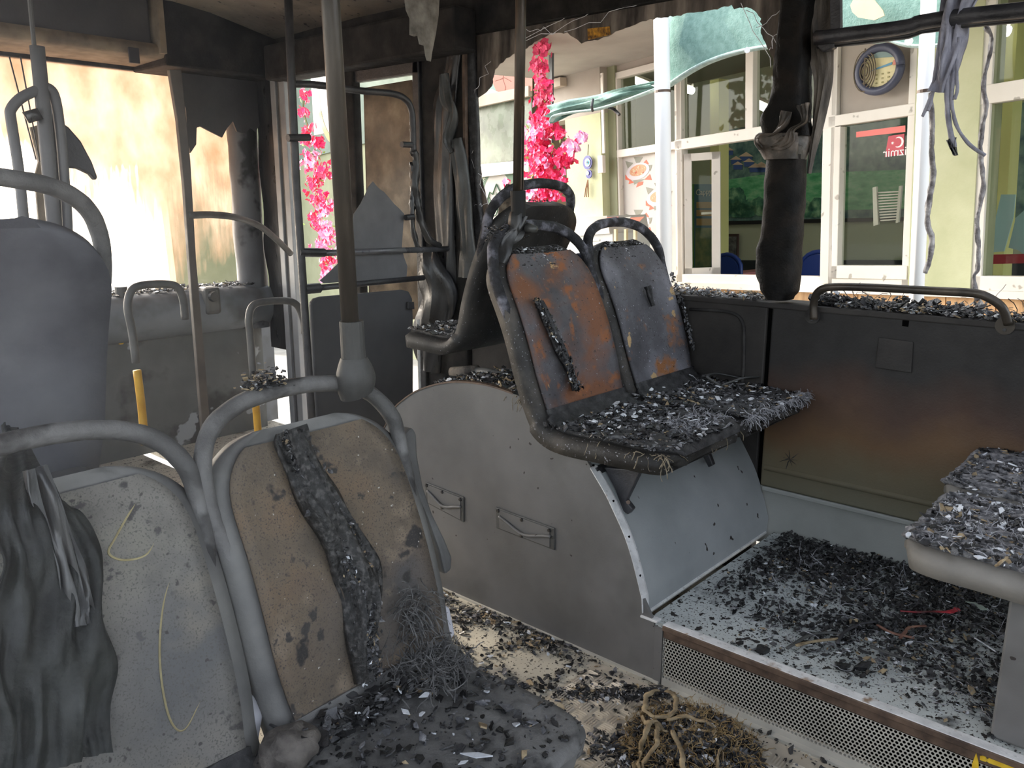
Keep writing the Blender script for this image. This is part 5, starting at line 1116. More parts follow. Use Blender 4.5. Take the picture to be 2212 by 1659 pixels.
cas(Lc-0.16, Lc-0.05, hgt*0.5, hgt*0.5+0.02, -0.03, -0.01, 'sash_handle', pvc)
# right casement: closed sash with painted reflections and the grey panel above
w3 = window('window_3', 'closed white window under the round sign, red awning and flag reflections painted on it', A(1978, 400), A(1790, 400), bsill-0.02, B(1480, 118), bars_b=((bt, A(1978), A(1790)),), wv=0.06, glass=[(A(1978), A(1795), bsill, bt)])
eb('sash_bar', A(1972), A(1805), bsill+0.04, bsill+0.13, -0.05, 0.03, pvc, w3, 0.004); eb('sash_bar', A(1818), A(1805), bsill+0.04, bt-0.04, -0.05, 0.03, pvc, w3, 0.004)
eb('upper_panel', A(1978), A(1808), bt, B(1480, 118)+0.4, -0.04, -0.02, ex_wall, w3)
# far right window
w4 = window('window_4', 'white framed window at the far right behind the hanging rubber strip', aR, A(2100, 400), bsill-0.02, B(1480, 118)+0.15, bars_b=((bt+0.02, aR, A(2100)),), wv=0.09, glass=[(aR, A(2120), bsill, B(1480, 118))])
# window area at left (behind the front seat) with the printed glass
bz = B(1060, 370); w5 = thing('window_5', FP(1060, 560, 0.0), 'left shop window with green glass, a round green emblem and an orange picture above', 'window'); struct(w5)
equad('transom', ((1000, 240), (1150, 208), (1150, 186), (1000, 216)), 0.0, 0.05, M('beam_beige', [(0.42, 0.34, 0.26), (0.5, 0.42, 0.33)], 3, 0.6, 0.1, 30), w5)
equad('green_glass', ((1000, 365), (1150, 340), (1150, 200), (1000, 235)), -0.05, 0.01, M('green_glass_print', [(0.09, 0.10, 0.075), (0.15, 0.17, 0.12), (0.20, 0.24, 0.17)], 3, 0.3, 0.02, 20), w5)
equad('transom', ((1000, 388), (1150, 370), (1150, 345), (1000, 360)), 0.0, 0.05, pvc, w5)
equad('pale_film', ((1000, 660), (1150, 650), (1150, 365), (1000, 385)), -0.02, 0.01, M('pale_film_shaded', [(0.36, 0.34, 0.29), (0.42, 0.40, 0.35)], 2, 0.4, 0.02, 20), w5)
equad('picture_panel', ((990, 225), (1148, 196), (1148, 60), (990, 60)), 0.0, 0.03, flat('mint_print', (0.20, 0.36, 0.28), 0.5), w5)
g = G(); og = [flat('salmon_print', (0.42, 0.15, 0.10), 0.5), flat('lilac_print', (0.27, 0.24, 0.27), 0.5), flat('cream_print', (0.66, 0.56, 0.46), 0.5), flat('brown_line', (0.36, 0.16, 0.12), 0.5)]
g.prism([FP(u, v, 0.032) for u, v in ((1060, 170), (1068, 140), (1085, 118), (1110, 108), (1150, 100), (1150, 196), (1090, 205), (1072, 196))], EN*0.001, 0)
g.prism([FP(u, v, 0.031) for u, v in ((1060, 180), (1064, 130), (1090, 105), (1148, 75), (1148, 195))], EN*0.001, 1)
g.prism([FP(u, v, 0.0325) for u, v in ((1030, 218), (1042, 198), (1062, 192), (1090, 205), (1100, 208))], EN*0.001, 2)
for px in (((1075, 150), (1090, 142), (1108, 150)), ((1085, 120), (1092, 142), (1086, 170)), ((1070, 175), (1090, 168), (1104, 176)), ((1100, 112), (1100, 140), (1108, 165)), ((1086, 170), (1092, 188), (1090, 203))):
    g.tube([FP(u, v, 0.034) for u, v in px], 0.004, 4, 3)
g.build('orange_picture', og, w5)
# emblem ring with mountains and letters
emg = flat('emblem_green', (0.06, 0.13, 0.07), 0.5); eml = flat('emblem_light', (0.60, 0.62, 0.50), 0.5)
def ring(name, ctr, rx, r0, mats, parent, c, ry=1.0, a0=0, a1=2*PI, n=40):
    cc = FP(*ctr, c); g = G(); vs = []
    for i in range(n+1):
        t = a0+(a1-a0)*i/n; d = -EH*math.cos(t)*rx+EU*math.sin(t)*rx*ry
        vs += [cc+d, cc+d*r0]
    g.add(vs, [(2*i, 2*i+1, 2*i+3, 2*i+2) for i in range(n)]); return g.build(name, mats, parent), cc
Rr = abs(A(1035, 420)-A(1075, 420))*1.05
er, ec = ring('emblem_ring', (1075, 428), Rr, 0.74, emg, w5, -0.008)
def text(s, name, loc, size, mat, parent, xdir=None, updir=None, mirror=False, ext=0.001, rot=0):
    cu = bpy.data.curves.new(name, 'FONT'); cu.body = s; cu.size = size; cu.align_x = 'CENTER'; cu.align_y = 'CENTER'; cu.extrude = ext
    ob = bpy.data.objects.new(name, cu); COL.objects.link(ob)
    xd = xdir or -EH; ud = updir or EU
    if rot: xd, ud = xd*math.cos(rot)+ud*math.sin(rot), ud*math.cos(rot)-xd*math.sin(rot)
    if mirror: xd = -xd
    zd = xd.cross(ud).normalized()
    m = Matrix((xd, ud, zd)).transposed().to_4x4(); m.translation = loc
    dg = bpy.context.evaluated_depsgraph_get(); me = bpy.data.meshes.new_from_object(ob.evaluated_get(dg)); bpy.data.objects.remove(ob)
    off = parent.location if parent else Vector()
    me.transform(Matrix.Translation(-off) @ m); me.materials.clear(); me.materials.append(mat)
    o = bpy.data.objects.new(name, me); COL.objects.link(o); o.parent = parent; return o
for i, ch in enumerate('·LARYTRAD·C'):
    t = PI*0.92-i*0.17
    text(ch, 'letter', ec+EN*0.003-EH*math.cos(t)*Rr*0.87+EU*math.sin(t)*Rr*0.87, Rr*0.2, eml, w5, rot=t-PI/2)
g = G(); 
for px in (((1050, 440), (1058, 415), (1064, 420), (1072, 398), (1082, 418), (1090, 440)),):
    g.tube([FP(u, v, 0.0) for u, v in px], 0.008, 5)
for px in (((1066, 440), (1072, 415), (1078, 440)), ((1053, 440), (1057, 425), (1062, 440))):
    g.prism([FP(u, v, -0.006) for u, v in px], EN*0.002)
g.tube(smoothpath([FP(u, v, -0.004) for u, v in ((1060, 452), (1075, 442), (1072, 462), (1062, 466), (1060, 452))], 4), 0.006, 5)
g.build('emblem_drawing', emg, w5)
# door-side wall, white sign board with round emblem
struct(eb('wall_facade_left', A(960, 400), A(600, 300)+3, GZ, B(1060, 60), -0.1, -0.02, ex_green2))
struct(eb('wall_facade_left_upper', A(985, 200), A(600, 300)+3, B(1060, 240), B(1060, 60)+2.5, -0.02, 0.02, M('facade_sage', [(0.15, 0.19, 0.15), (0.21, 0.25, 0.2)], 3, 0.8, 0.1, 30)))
cS = 1.1
sg = thing('sign_board', FP(715, 290, cS), 'white hanging sign board with a grey-green and yellow round emblem, seen through the front door', 'sign')
equad('board', ((676, 158), (756, 140), (757, 278), (684, 292)), cS, 0.03, flat('sign_white', (0.62, 0.62, 0.60), 0.5), sg)
Rs = abs(A(684, 220, cS)-A(751, 220, cS))*0.52
ring('emblem_ring', (718, 208), Rs, 0.80, flat('sign_grey', (0.14, 0.17, 0.11), 0.5), sg, cS+0.032, ry=1.25)
ring('emblem_arc', (718, 208), Rs*0.97, 0.84, flat('sign_yellow', (0.50, 0.46, 0.08), 0.5), sg, cS+0.034, ry=1.25, a0=PI*1.08, a1=PI*1.92)
# conduit and socket
cn = thing('wall_conduit', FP(1326, 330, 0.14), 'white cable conduit with a long socket strip on the green wall', 'conduit')
eb('conduit', A(1329, 250), A(1324, 250), B(1326, 332), B(1326, 160), 0.125, 0.14, pvc, cn)
eb('socket_strip', A(1330, 350), A(1319, 350), B(1326, 374), B(1326, 336), 0.12, 0.16, pvc, cn, 0.006)
struct(eb('trim_beam_end', A(1246, 190), A(1190, 190), B(1215, 196), B(1215, 178), 0.12, 0.2, MATS['beam_beige']))
# evil-eye charm
ey = thing('bead_charm', FP(1270, 345, 0.16), 'blue glass eye bead charm hanging on the green column', 'charm')
for (u, v, r0, m_, dc) in ((1270, 351, 0.062, flat('bead_blue', (0.03, 0.035, 0.22), 0.15), 0), (1270, 351, 0.036, flat('bead_white', (0.8, 0.85, 0.85), 0.2), 0.008), (1270, 351, 0.022, flat('bead_cyan', (0.1, 0.45, 0.55), 0.2), 0.012), (1270, 351, 0.010, flat('bead_black', (0.01, 0.01, 0.03), 0.2), 0.016), (1273, 376, 0.04, MATS['bead_blue'], 0), (1270, 374, 0.018, MATS['bead_white'], 0.01)):
    c = FP(u, v, 0.15+dc); G().tube([c, c+EN*0.008], r0, 20).build('bead', m_, ey)
G().tube([FP(1271, 312, 0.15), FP(1270, 335, 0.15)], 0.004, 5).build('cord', alu_brown, ey)
for du in (-3, 0, 3): G().tube([FP(1270, 388, 0.15), FP(1268+du, 408, 0.15), FP(1267+du*1.3, 426, 0.15)], 0.005, 5).build('tassel', flat('tassel', (0.25, 0.12, 0.06), 0.8), ey)
# round sign in the dark ring on the grey panel
rs_ = thing('round_plaque', FP(1898, 150, 0.05), 'round dark-rimmed yellow plaque with a blue stripe on the grey panel above the window', 'plaque')
RR = abs(A(1855, 150)-A(1944, 150))*0.5
cc = FP(1899, 150, 0.06)
g = G(); g.tube([cc-EH*math.cos(t*PI/18)*RR+EU*math.sin(t*PI/18)*RR*0.93 for t in range(37)], 0.028, 8); g.build('rim', flat('plaque_rim', (0.06, 0.065, 0.10), 0.4), rs_, smooth=True)
g = G(); g.prism([cc-EH*math.cos(t*PI/18)*RR+EU*math.sin(t*PI/18)*RR*0.93 for t in range(36)], EN*-0.01, 0); g.build('face', M('plaque_face', [(0.55, 0.46, 0.22), (0.72, 0.64, 0.36)], 6, 0.5, 0.05, 30), rs_)
g = G(); g.prism([cc+EN*0.003-EH*x*RR+EU*y*RR for x, y in ((-0.55, -0.04), (0.62, 0.10), (0.62, 0.20), (-0.1, 0.08))], EN*0.002, 0)
g.prism([cc+EN*0.003-EH*x*RR+EU*y*RR for x, y in ((-0.45, 0.55), (0.75, 0.40), (0.6, 0.62), (0.0, 0.82))], EN*0.002, 1)
for i in range(4):
    for j in range(3): g.prism([cc+EN*0.003-EH*(x-0.1+0.28*j)*RR+EU*(y-0.22-0.18*i)*RR for x, y in ((-0.04, -0.03), (0.04, -0.03), (0.04, 0.03), (-0.04, 0.03))], EN*0.002, 2)
g.prism([cc+EN*0.003-EH*x*RR+EU*y*RR for x, y in ((0.66, 0.05), (0.86, 0.08), (0.84, 0.3), (0.68, 0.26))], EN*0.002, 3); g.prism([cc+EN*0.003-EH*x*RR+EU*y*RR for x, y in ((-0.92, -0.32), (-0.80, -0.36), (-0.82, -0.05), (-0.92, -0.02))], EN*0.002, 3)
g.build('print', [flat('plaque_blue', (0.10, 0.28, 0.42), 0.5), flat('plaque_teal', (0.20, 0.28, 0.26), 0.5), flat('plaque_olive', (0.30, 0.26, 0.10), 0.5), flat('plaque_red', (0.62, 0.22, 0.16), 0.5)], rs_)
g = G()
for k in range(5):
    r_ = RR*(0.18+0.14*k); c_ = cc-EH*(-0.62*RR)+EU*(0.02*RR)+EN*0.02
    g.tube([c_-EH*math.cos(t*PI/12)*r_*0.72+EU*math.sin(t*PI/12)*r_*1.2 for t in range(25)], 0.0045, 4, caps=False)
g.tube([cc-EH*(-0.62*RR)+EU*RR*1.0+EN*0.02, cc-EH*(-0.62*RR)-EU*RR*0.85+EN*0.02], 0.005, 4)
g.build('wire_rings', flat('wire_brown', (0.14, 0.11, 0.07), 0.5), rs_)

# ---- inside the eatery: back wall, mural, lamps, column, chairs
CI = -2.6
struct(eb('wall_inner_end', A(1240)+1.4, A(1240)+1.5, GZ, B(1480, 118)+2.6, CI, -0.6, inner_wall)); struct(eb('wall_recess_return', A(1252)-0.04, A(1252)+0.02, GZ, B(1480, 118)+2.6, -0.72, -0.09, ex_green2))
struct(eb('wall_inner_roof', aR-2, A(1240)+1.5, B(1500, 95)+0.3, B(1500, 95)+0.4, CI, -0.02, inner_wall))
struct(eb('wall_inner_back', aR-2, A(1240)+1.5, GZ, btop+1.0, CI-0.1, CI, inner_wall))
struct(eb('ceiling_inner', aR-2, A(1240)+1.5, B(1500, 95)+0.25, B(1500, 95)+0.3, CI, -0.16, flat('inner_ceiling', (0.42, 0.40, 0.33), 0.8)))
struct(eb('floor_inner', aR-2, A(1240)+1.5, GZ-0.02, GZ+0.02, CI, -0.1, flat('inner_floor', (0.2, 0.16, 0.12), 0.6)))
struct(eb('trim_wainscot', aR-2, A(1240)+1.5, GZ, B(1600, 562, CI), CI, CI+0.04, flat('wainscot', (0.025, 0.03, 0.035), 0.5)))
mu = thing('landscape_mural', FP(1660, 470, CI+0.03), 'wide landscape mural of thatched huts, green field and bushes behind the open casement', 'mural')
fol = M('mural_foliage', [(0.03, 0.10, 0.08), (0.09, 0.26, 0.15), (0.36, 0.6, 0.34)], 9, 0.7, 0.0, 10)
fld = M('mural_field', [(0.08, 0.36, 0.15), (0.17, 0.52, 0.24), (0.32, 0.62, 0.34)], 7, 0.7, 0.0, 10, stretch=(1, 1, 2.5))
hill = M('mural_hill', [(0.06, 0.13, 0.14), (0.15, 0.26, 0.22), (0.28, 0.4, 0.32)], 8, 0.7, 0.0, 10)
hut_r = flat('mural_thatch', (0.72, 0.55, 0.38), 0.7); hut_b = flat('mural_hut_blue', (0.07, 0.13, 0.32), 0.7); dk = flat('mural_frame', (0.02, 0.02, 0.02), 0.5)
m0 = CI+0.01
equad('canvas_hill', ((1545, 285), (1990, 210), (1990, 476), (1545, 482)), m0, 0.01, hill, mu)
equad('canvas_field', ((1546, 392), (1640, 378), (1800, 372), (1990, 365), (1990, 450), (1546, 460)), m0+0.012, 0.003, fld, mu)
g = G(); rn = random.Random(2)
for (u, v, s_) in ((1570, 440, 30), (1590, 425, 22), (1610, 452, 24), (1640, 445, 22), (1660, 455, 20), (1555, 455, 30), (1690, 458, 24), (1740, 455, 26), (1770, 450, 26), (1550, 420, 14), (1600, 460, 24), (1720, 440, 12)):
    g.prism([FP(u+s_*math.cos(t*PI/8)*rn.uniform(0.8, 1.15), min(470, v+s_*0.9*math.sin(t*PI/8)*rn.uniform(0.8, 1.15)), m0+0.018) for t in range(16)], EN*0.002)
g.build('bushes', fol, mu)
g = G()
for (u, v, s_) in ((1572, 325, 14), (1560, 344, 12), (1590, 345, 13), (1612, 338, 16), (1618, 350, 13), (1594, 356, 12), (1632, 362, 16), (1645, 358, 14), (1648, 362, 14)):
    g.prism([FP(u-s_, v, m0+0.018), FP(u, v-s_*0.62, m0+0.018), FP(u+s_, v, m0+0.018)], EN*0.002, 0)
    g.prism([FP(u-s_*0.8, v, m0+0.017), FP(u+s_*0.8, v, m0+0.017), FP(u+s_*0.8, v+10, m0+0.017), FP(u-s_*0.8, v+10, m0+0.017)], EN*0.001, 1)
g.build('huts', [hut_r, hut_b], mu)
equad('lower_edge', ((1545, 478), (1990, 468), (1990, 476), (1545, 486)), m0, 0.03, dk, mu)
pf = thing('framed_picture', FP(1582, 558, CI+0.05), 'small dark framed picture on the wall beside the open casement', 'picture')
equad('frame', ((1562, 505), (1597, 505), (1596, 560), (1562, 560)), CI+0.04, 0.03, flat('dark_wood', (0.06, 0.035, 0.03), 0.5), pf)
equad('print', ((1566, 511), (1591, 511), (1590, 554), (1566, 554)), CI+0.071, 0.003, M('grey_print', [(0.03, 0.03, 0.03), (0.22, 0.22, 0.21)], 14, 0.5, 0, 10), pf)
for (px, lab) in ((((1340, 160), (1412, 190)), 'left fluorescent tube behind the first window'), (((1478, 192), (1496, 196)), 'short bright end of a fluorescent tube beside the mullion'), (((1630, 222), (1668, 240)), 'fluorescent tube behind the upper pane left of the charred pillar'), (((2148, 62), (2180, 68)), 'glowing lamp behind the far right window')):
    t = thing('fluorescent_lamp', FP(*px[0], -1.2), lab, 'lamp', 'tube lamps in the eatery')
    G().tube([FP(*px[0], -1.2), FP(*px[1], -1.2)], 0.035, 8).build('tube', tube_light, t)
    G().tube([FP(*px[0], -1.2)+EU*0.05, FP(*px[1], -1.2)+EU*0.05], 0.02, 6).build('batten', pvc, t)
    G().tube([FP(*px[0], -1.2)+EU*0.05, FP(*px[0], -1.2)+EU*0.75], 0.008, 6).build('hanger', pvc, t)
o = eb('inner_column', A(1560, 300, -1.5), A(1541, 300, -1.5), GZ, B(1500, 95), -1.6, -1.45, flat('yellow_column', (0.62, 0.60, 0.24), 0.7)); tag(o, 'pale yellow column standing inside the wide window', 'column')
o = eb('inner_column', A(2190, 300, -1.5), A(2168, 300, -1.5), GZ, B(1500, 95), -1.6, -1.45, MATS['yellow_column']); tag(o, 'pale yellow column behind the far right window', 'column')
bn = thing('printed_banner', FP(1520, 590, -0.5), 'blue banner with pale lettering and orange panels behind the casement glass', 'banner')
equad('sheet', ((1500, 398), (1543, 398), (1540, 590), (1500, 590)), -0.9, 0.01, flat('banner_blue', (0.10, 0.24, 0.32), 0.6), bn)
equad('side_strip', ((1490, 398), (1501, 398), (1501, 590), (1490, 590)), -0.9, 0.012, flat('banner_green', (0.16, 0.42, 0.10), 0.6), bn)
for (v0, v1) in ((436, 450), (453, 467), (472, 487)): equad('orange_block', ((1505, v0), (1538, v0), (1538, v1), (1505, v1)), -0.885, 0.004, flat('banner_orange', (0.60, 0.40, 0.16), 0.6), bn)
equad('lower_picture', ((1503, 492), (1538, 492), (1536, 588), (1502, 588)), -0.885, 0.004, M('banner_leaf', [(0.14, 0.24, 0.14), (0.42, 0.42, 0.2)], 9, 0.7, 0, 10), bn)
text('Cappy', 'lettering', FP(1520, 415, -0.88), 0.075, flat('banner_letter', (0.75, 0.76, 0.6), 0.5), bn)
def chair(u, v, c, lab):
    s = thing('cafe_chair', FP(u, v+20, c), lab, 'chair', 'blue chairs in the eatery')
    g = G(); cc = FP(u, v, c)
    g.tube([cc-EH*0.17*math.cos(t*PI/10)+EU*0.14*math.sin(t*PI/10)-EU*(0 if 0 < t < 10 else 0.25) for t in range(11)], 0.02, 8); g.build('back_rim', flat('chair_blue', (0.02, 0.05, 0.22), 0.35), s, smooth=True)
    G().prism([cc-EH*0.15*math.cos(t*PI/10)+EU*0.12*math.sin(t*PI/10) for t in range(11)]+[cc+EH*0.15-EU*0.25, cc-EH*0.15-EU*0.25], EN*0.02).build('backrest', MATS['chair_blue'], s)
    eb('seat', (cc-EO).dot(EH)-0.18, (cc-EO).dot(EH)+0.18, (cc-EO).dot(EU)-0.32, (cc-EO).dot(EU)-0.28, c, c+0.36, MATS['chair_blue'], s)
    for da in (-0.16, 0.13):
        for dc in (0.0, 0.33): eb('leg', (cc-EO).dot(EH)+da, (cc-EO).dot(EH)+da+0.03, GZ, (cc-EO).dot(EU)-0.32, c+dc, c+dc+0.03, rail_black, s)
chair(1570, 582, -0.9, 'blue rounded chair back just right of the open casement'); chair(1768, 580, -0.9, 'blue rounded chair back just right of the charred pillar')
o = eb('cafe_table', A(1640, 585, -1.3), A(1590, 585, -1.3), B(1610, 592, -1.3), B(1610, 586, -1.3), -1.6, -1.0, flat('table_rose', (0.5, 0.2, 0.2), 0.5)); tag(o, 'rose-topped table behind the wide window', 'table')
# right window: painted reflections of red awning and flag, slatted chair, blue cloths
rb = thing('awning_reflection', FP(1900, 290, -0.3), 'painted reflection of a red awning strip in the closed window', 'awning')
equad('strip', ((1850, 285), (1956, 271), (1956, 285), (1850, 297)), -0.024, 0.003, flat('awning_red', (0.80, 0.20, 0.17), 0.6), rb)
fl = thing('flag_reflection', FP(1948, 335, -0.3), 'painted reflection of a small red flag with a white crescent and star and white lettering in the closed window', 'flag')
equad('cloth', ((1920, 294), (1954, 289), (1953, 334), (1912, 339)), -0.024, 0.004, flat('flag_red', (0.55, 0.10, 0.12), 0.7), fl)
fw_ = flat('flag_white', (0.85, 0.78, 0.76), 0.6); fc = FP(1941, 307, -0.019); r1 = abs(A(1940, 306, -0.019)-A(1962, 306, -0.019))*0.5
g = G(); vs = []
for i in range(21):
    t = -PI*0.70+PI*1.4*i/20; ti = -PI*0.62+PI*1.24*i/20
    vs += [fc-EH*math.cos(t)*r1+EU*math.sin(t)*r1, fc+EH*0.22*r1-EH*math.cos(ti)*r1*0.80+EU*math.sin(ti)*r1*0.80]
g.add(vs, [(2*i, 2*i+1, 2*i+3, 2*i+2) for i in range(20)])
sc_ = FP(1928, 309, -0.019); st = []
for i in range(10):
    rr_ = r1*(0.36 if i % 2 == 0 else 0.15); t = i*PI/5; st.append(sc_-EH*math.cos(t)*rr_+EU*math.sin(t)*rr_)
g.add(st, [tuple(range(10))]); g.build('crescent_and_star', fw_, fl)
text('izmir', 'lettering', FP(1933, 329, -0.018), 0.08, fw_, fl, mirror=True)
sl = thing('slatted_chair', FP(1930, 480, -0.5), 'pale slatted chair back seen through the closed window', 'chair')
for i in range(11): equad('slat', ((1895+i*0.8, 415+i*6), (1945-i*0.2, 412+i*6), (1945-i*0.2, 415+i*6), (1895+i*0.8, 418+i*6)), -0.5, 0.01, flat('slat_grey', (0.5, 0.48, 0.42), 0.5), sl)
equad('side_frame', ((1888, 405), (1896, 403), (1900, 485), (1890, 488)), -0.5, 0.02, MATS['slat_grey'], sl); equad('side_frame', ((1945, 402), (1951, 401), (1944, 480), (1938, 482)), -0.5, 0.02, MATS['slat_grey'], sl)
bc_ = thing('light_blue_cloth', FP(2170, 540, -0.4), 'pale blue cloth hanging behind the far right window', 'cloth')
equad('cloth', ((2164, 420), (2195, 420), (2190, 470), (2170, 543), (2143, 545), (2150, 480)), -0.4, 0.01, flat('cloth_blue', (0.38, 0.55, 0.58), 0.8), bc_)
equad('cloth', ((2196, 470), (2230, 440), (2230, 560), (2200, 540), (2180, 535)), -0.42, 0.01, MATS['cloth_blue'], bc_)
o = equad('red_bench_strip', ((2125, 550), (2230, 548), (2230, 568), (2125, 570)), -0.35, 0.03, flat('bench_red', (0.45, 0.05, 0.07), 0.5)); tag(o, 'dark red strip along the bottom of the far right window', 'bench')
o = equad('mural_panel', ((2120, 235), (2260, 215), (2260, 470), (2120, 470)), -2.2, 0.02, hill); tag(o, 'green hillside picture behind the far right window', 'mural')
# freezer with striped top behind the middle seats
fz = thing('chest_freezer', FP(1320, 640, 0.5), 'white chest freezer with a red and grey striped top behind the middle seats', 'freezer')
equad('body', ((1240, 512), (1404, 500), (1404, 760), (1240, 760)), 0.5, 0.4, M('freezer_white', [(0.40, 0.40, 0.37), (0.48, 0.48, 0.45)], 3, 0.4, 0.0, 10), fz)
equad('lid', ((1240, 474), (1396, 463), (1402, 500), (1240, 512)), 0.5, 0.42, flat('freezer_lid', (0.45, 0.42, 0.37), 0.4), fz)
for (a, b, m_) in ((1300, 1325, 'print_red'), (1335, 1352, 'slat_grey'), (1352, 1380, 'print_red')): equad('stripe', ((a+12, 470), (b+12, 468), (b-8, 488), (a-8, 490)), 0.92, 0.002, MATS[m_], fz)
for i in range(7): equad('grille_line', ((1255, 520+i*9), (1296, 517+i*9), (1296, 520+i*9), (1255, 523+i*9)), 0.9, 0.006, flat('grille', (0.5, 0.47, 0.35), 0.5), fz)
for u in (1330, 1352, 1372): equad('seal_bar', ((u, 495), (u+5, 495), (u+5, 600), (u, 600)), 0.9, 0.02, M('gold_bar', [(0.45, 0.36, 0.2), (0.6, 0.5, 0.32)], 9, 0.5, 0, 10), fz)
# ---- white posts and shade cloth on the pavement
def post(u0, v0, u1, v1, wpx, c, lab):
    p, q = FP(u0, v0, c), FP(u1, v1, c); a0, b0 = (p-EO).dot(EH), (p-EO).dot(EU); r_ = wpx/FPX*(p-CAM).dot(FW)/2
    s = thing('awning_post', W3(a0, GZ, c), lab, 'post', 'white posts of the shade sail')
    G().tube([W3(a0, GZ, c), W3(a0, b0+1.6, c)], r_, 16).build('tube', white_post, s, smooth=True)
    bw = (FP(u0, 198, c)-EO).dot(EU); G().tube([W3(a0, bw-0.006, c), W3(a0, bw+0.006, c)], r_*1.05, 16).build('weld_band', alu_brown, s)
    return s
post(1431, 200, 1434, 400, 34, 2.0, 'left white square post in front of the eatery windows'); post(1994, 300, 1985, 400, 31, 2.0, 'right white square post beside the hanging cable bundle')
sc1 = thing('shade_cloth', FP(1500, 100, 1.9), 'sea-green shade cloth stretched from the left white post, hem curving upward', 'shade cloth')
hemc = smoothpath([FP(u, v, 1.9) for u, v in ((1446, 184), (1470, 168), (1495, 152), (1530, 134), (1575, 118), (1620, 107), (1670, 100), (1760, 92))], 4)
top = [p+EU*0.9 for p in hemc]
rows = [[hemc[i].lerp(top[i], t/6)+EN*0.05*noise.noise(hemc[i]*1.5+Vector((0, 0, t*0.5))) for i in range(len(hemc))] for t in range(7)]
G().grid(rows).build('cloth', teal, sc1, smooth=True); G().tube(hemc, 0.026, 8, flat=0.4).build('hem', hem, sc1, smooth=True)
for u, v in ((1614, 108),): G().tube([FP(u, v, 1.94), FP(u, v, 1.96)], 0.014, 12).build('eyelet', white_post, sc1)
sc2 = thing('shade_cloth', FP(1300, 230, 1.9), 'gathered end of the shade cloth tied between the flower garland and the left white post', 'shade cloth')
ribbon([FP(u, v, 1.9) for u, v in ((1192, 248), (1230, 232), (1290, 218), (1350, 200), (1420, 186))], lambda t: 0.055-0.03*t, EN, 0.01, 4, 0.05).build('cloth', teal, sc2, smooth=True)
G().tube(smoothpath([FP(u, v, 1.95) for u, v in ((1190, 262), (1200, 250), (1240, 242), (1290, 236), (1350, 218), (1420, 192))], 4), 0.02, 8, flat=0.4).build('hem', hem, sc2, smooth=True)
G().tube([FP(1281, 214, 1.98), FP(1278, 230, 2.0), FP(1280, 240, 1.98)], 0.008, 6).build('tie', rail_black, sc2); G().tube([FP(1316, 232, 1.95), FP(1326, 236, 1.9), FP(1338, 248, 1.9)], 0.01, 6).build('tie', rail_black, sc2)
sc3 = thing('shade_cloth', FP(1900, 40, 1.9), 'sea-green shade cloth with a torn oval hole above the upper right rail', 'shade cloth')
hm = [FP(u, v, 1.9) for u, v in ((1755, 108), (1800, 96), (1850, 90), (1900, 90), (1920, 86), (1950, 96), (1990, 100), (2060, 96))]
rows = [[p+EU*t*0.2 for p in smoothpath(hm, 4)] for t in range(6)]
G().grid(rows).build('cloth', teal, sc3); G().tube(smoothpath(hm, 4), 0.02, 8, flat=0.4).build('hem', hem, sc3)
G().tube([FP(1963, 89, 1.94), FP(1963, 89, 1.96)], 0.016, 14).build('eyelet', white_post, sc3)
G().prism([FP(u, v, 1.97) for u, v in ((1838, 12), (1845, -2), (1870, -10), (1890, 0), (1908, 22), (1912, 34), (1890, 44), (1855, 38), (1842, 26))], EN*0.005).build('hole_patch', M('patch_beige', [(0.42, 0.38, 0.24), (0.5, 0.46, 0.3)], 4, 0.7, 0, 10), sc3)
# thin grey post behind the garland
o = G().prism([FP(u, v, 0.85) for u, v in ((1190, 60), (1197, 60), (1192, 900), (1185, 900))], EN*0.02).build('thin_post', M('galvanised', [(0.08, 0.09, 0.095), (0.13, 0.145, 0.15)], 9, 0.45, 0, 10, 0.5, 0.2)); tag(o, 'thin galvanised post behind the flower garland', 'post')
o = G().prism([FP(u, v, -0.3) for u, v in ((1141, 60), (1152, 60), (1150, 210), (1146, 260), (1140, 620), (1132, 620), (1138, 250))], EN*0.05).build('door_frame_strip', pvc); tag(o, 'pale narrow frame strip left of the flower garland', 'frame')

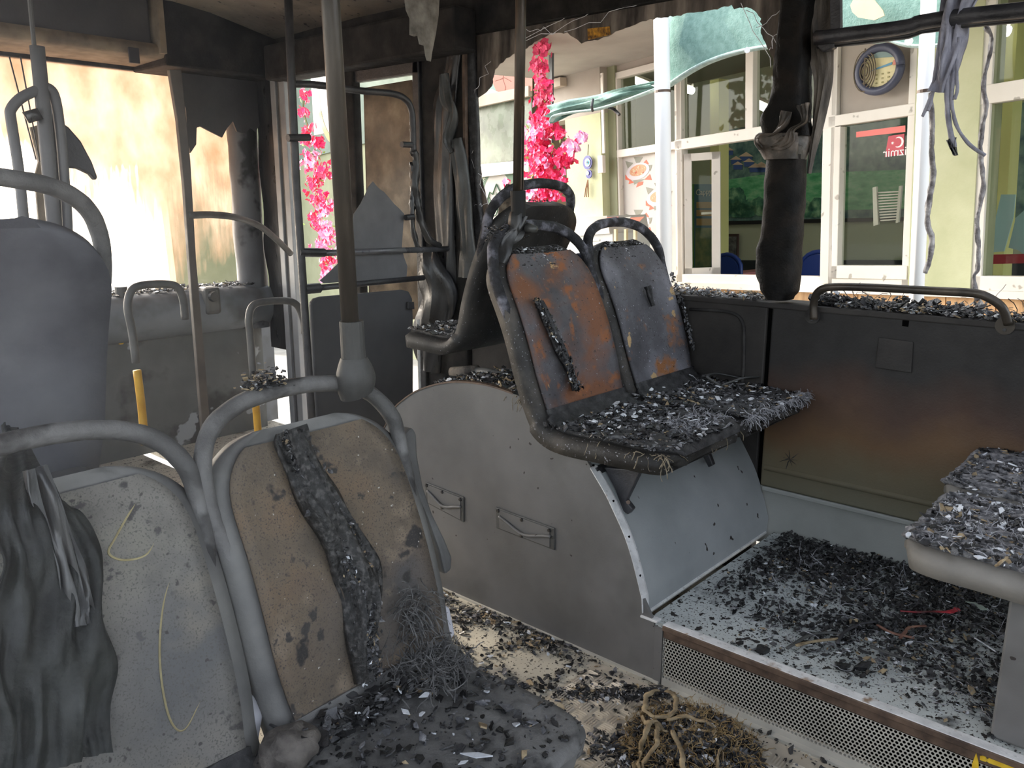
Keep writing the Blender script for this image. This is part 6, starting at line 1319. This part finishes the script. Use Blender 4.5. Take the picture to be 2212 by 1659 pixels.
# ---- flower garlands
def garland(name, label, clusters, c, seed, rb_=0.034):
    s = thing(name, FP(clusters[0][0], clusters[-1][1], c), label, 'garland'); rn = random.Random(seed); g = G()
    mats = [flat('petal_magenta', (0.82, 0.03, 0.14), 0.6), flat('petal_pink', (0.78, 0.38, 0.56), 0.6), flat('petal_deep', (0.62, 0.05, 0.12), 0.6), flat('leaf_green', (0.30, 0.42, 0.10), 0.6), flat('leaf_yellow', (0.62, 0.50, 0.16), 0.6)]
    for (u, v, spread, n, kind) in clusters:
        for _ in range(int(n*1.7)):
            p = FP(u+rn.gauss(0, spread*0.5), v+rn.gauss(0, spread*0.5), c+rn.uniform(-0.1, 0.12)); mi = {'m': (0, 0, 0, 2), 'p': (1, 1, 1, 0), 'd': (2, 2, 0, 2)}[kind][rn.randrange(4)]
            nn = (EN+Vector((rn.gauss(0, .5), rn.gauss(0, .5), rn.gauss(0, .5)))).normalized(); t1 = nn.orthogonal().normalized(); t2 = nn.cross(t1); r_ = rb_*rn.uniform(0.7, 1.25)
            for k in range(5):
                a = k*2*PI/5; d = t1*math.cos(a)+t2*math.sin(a); e = t1*math.cos(a+1.57)+t2*math.sin(a+1.57)
                g.add([p, p+d*r_*0.6+e*r_*0.42+nn*r_*0.25, p+d*r_+nn*r_*0.5*rn.random(), p+d*r_*0.6-e*r_*0.42+nn*r_*0.25], [(0, 1, 2, 3)], mi)
        for _ in range(max(1, n//6)):
            p = FP(u+rn.gauss(0, spread*0.6), v+rn.gauss(0, spread*0.6), c+0.02); d = Vector((rn.gauss(0, 1), rn.gauss(0, 1), rn.gauss(0, 1))).normalized()*rb_*1.8; e = d.cross(EN).normalized()*rb_*0.35
            g.add([p, p+d*0.5+e, p+d, p+d*0.5-e], [(0, 1, 2, 3)], rn.choice((3, 3, 4)))
    o = g.build('blossoms', mats, s); o['kind'] = 'stuff'
    G().tube(smoothpath([FP(cl[0], cl[1], c-0.03) for cl in clusters[:8]], 4), 0.012, 6).build('stem', flat('stem_green', (0.12, 0.16, 0.06), 0.7), s)
    return s
garland('flower_garland', 'pink and magenta artificial flower garland between the two poles, spreading behind the front seat', [(1168, 70, 10, 12, 'd'), (1170, 105, 16, 26, 'd'), (1165, 145, 18, 36, 'd'), (1172, 180, 16, 26, 'd'), (1175, 215, 20, 40, 'd'), (1170, 250, 24, 50, 'm'), (1160, 290, 24, 60, 'p'), (1190, 275, 16, 22, 'm'), (1165, 330, 30, 90, 'm'), (1215, 340, 22, 40, 'm'), (1235, 318, 16, 26, 'p'), (1258, 298, 11, 22, 'p'), (1210, 290, 10, 14, 'm'), (1180, 375, 34, 110, 'm'), (1175, 420, 34, 110, 'm'), (1150, 420, 14, 20, 'p'), (1170, 350, 22, 30, 'p'), (1095, 396, 7, 8, 'p')], 1.2, 3, 0.029)
garland('flower_garland', 'pink and magenta artificial flower garland seen through the front door opening', [(658, 205, 12, 14, 'd'), (655, 240, 12, 16, 'm'), (665, 275, 12, 12, 'm'), (662, 300, 14, 22, 'm'), (685, 310, 16, 26, 'm'), (672, 345, 20, 36, 'p'), (700, 370, 20, 40, 'm'), (680, 395, 20, 40, 'm'), (690, 430, 20, 40, 'm'), (705, 450, 18, 30, 'p'), (685, 475, 18, 30, 'm'), (705, 500, 20, 40, 'p'), (700, 530, 22, 40, 'p'), (712, 560, 20, 30, 'm'), (708, 590, 16, 20, 'p')], 1.3, 5, 0.036)
# ---- added wing wall that keeps the left part of the facade shaded
struct(eb('wall_added_shade_wing', A(700, 300)+2.2, A(700, 300)+2.6, GZ, GZ+6, 0.0, 1.8, ex_green2))
# ragged dark tint: street ground under the bus front is part of the paving
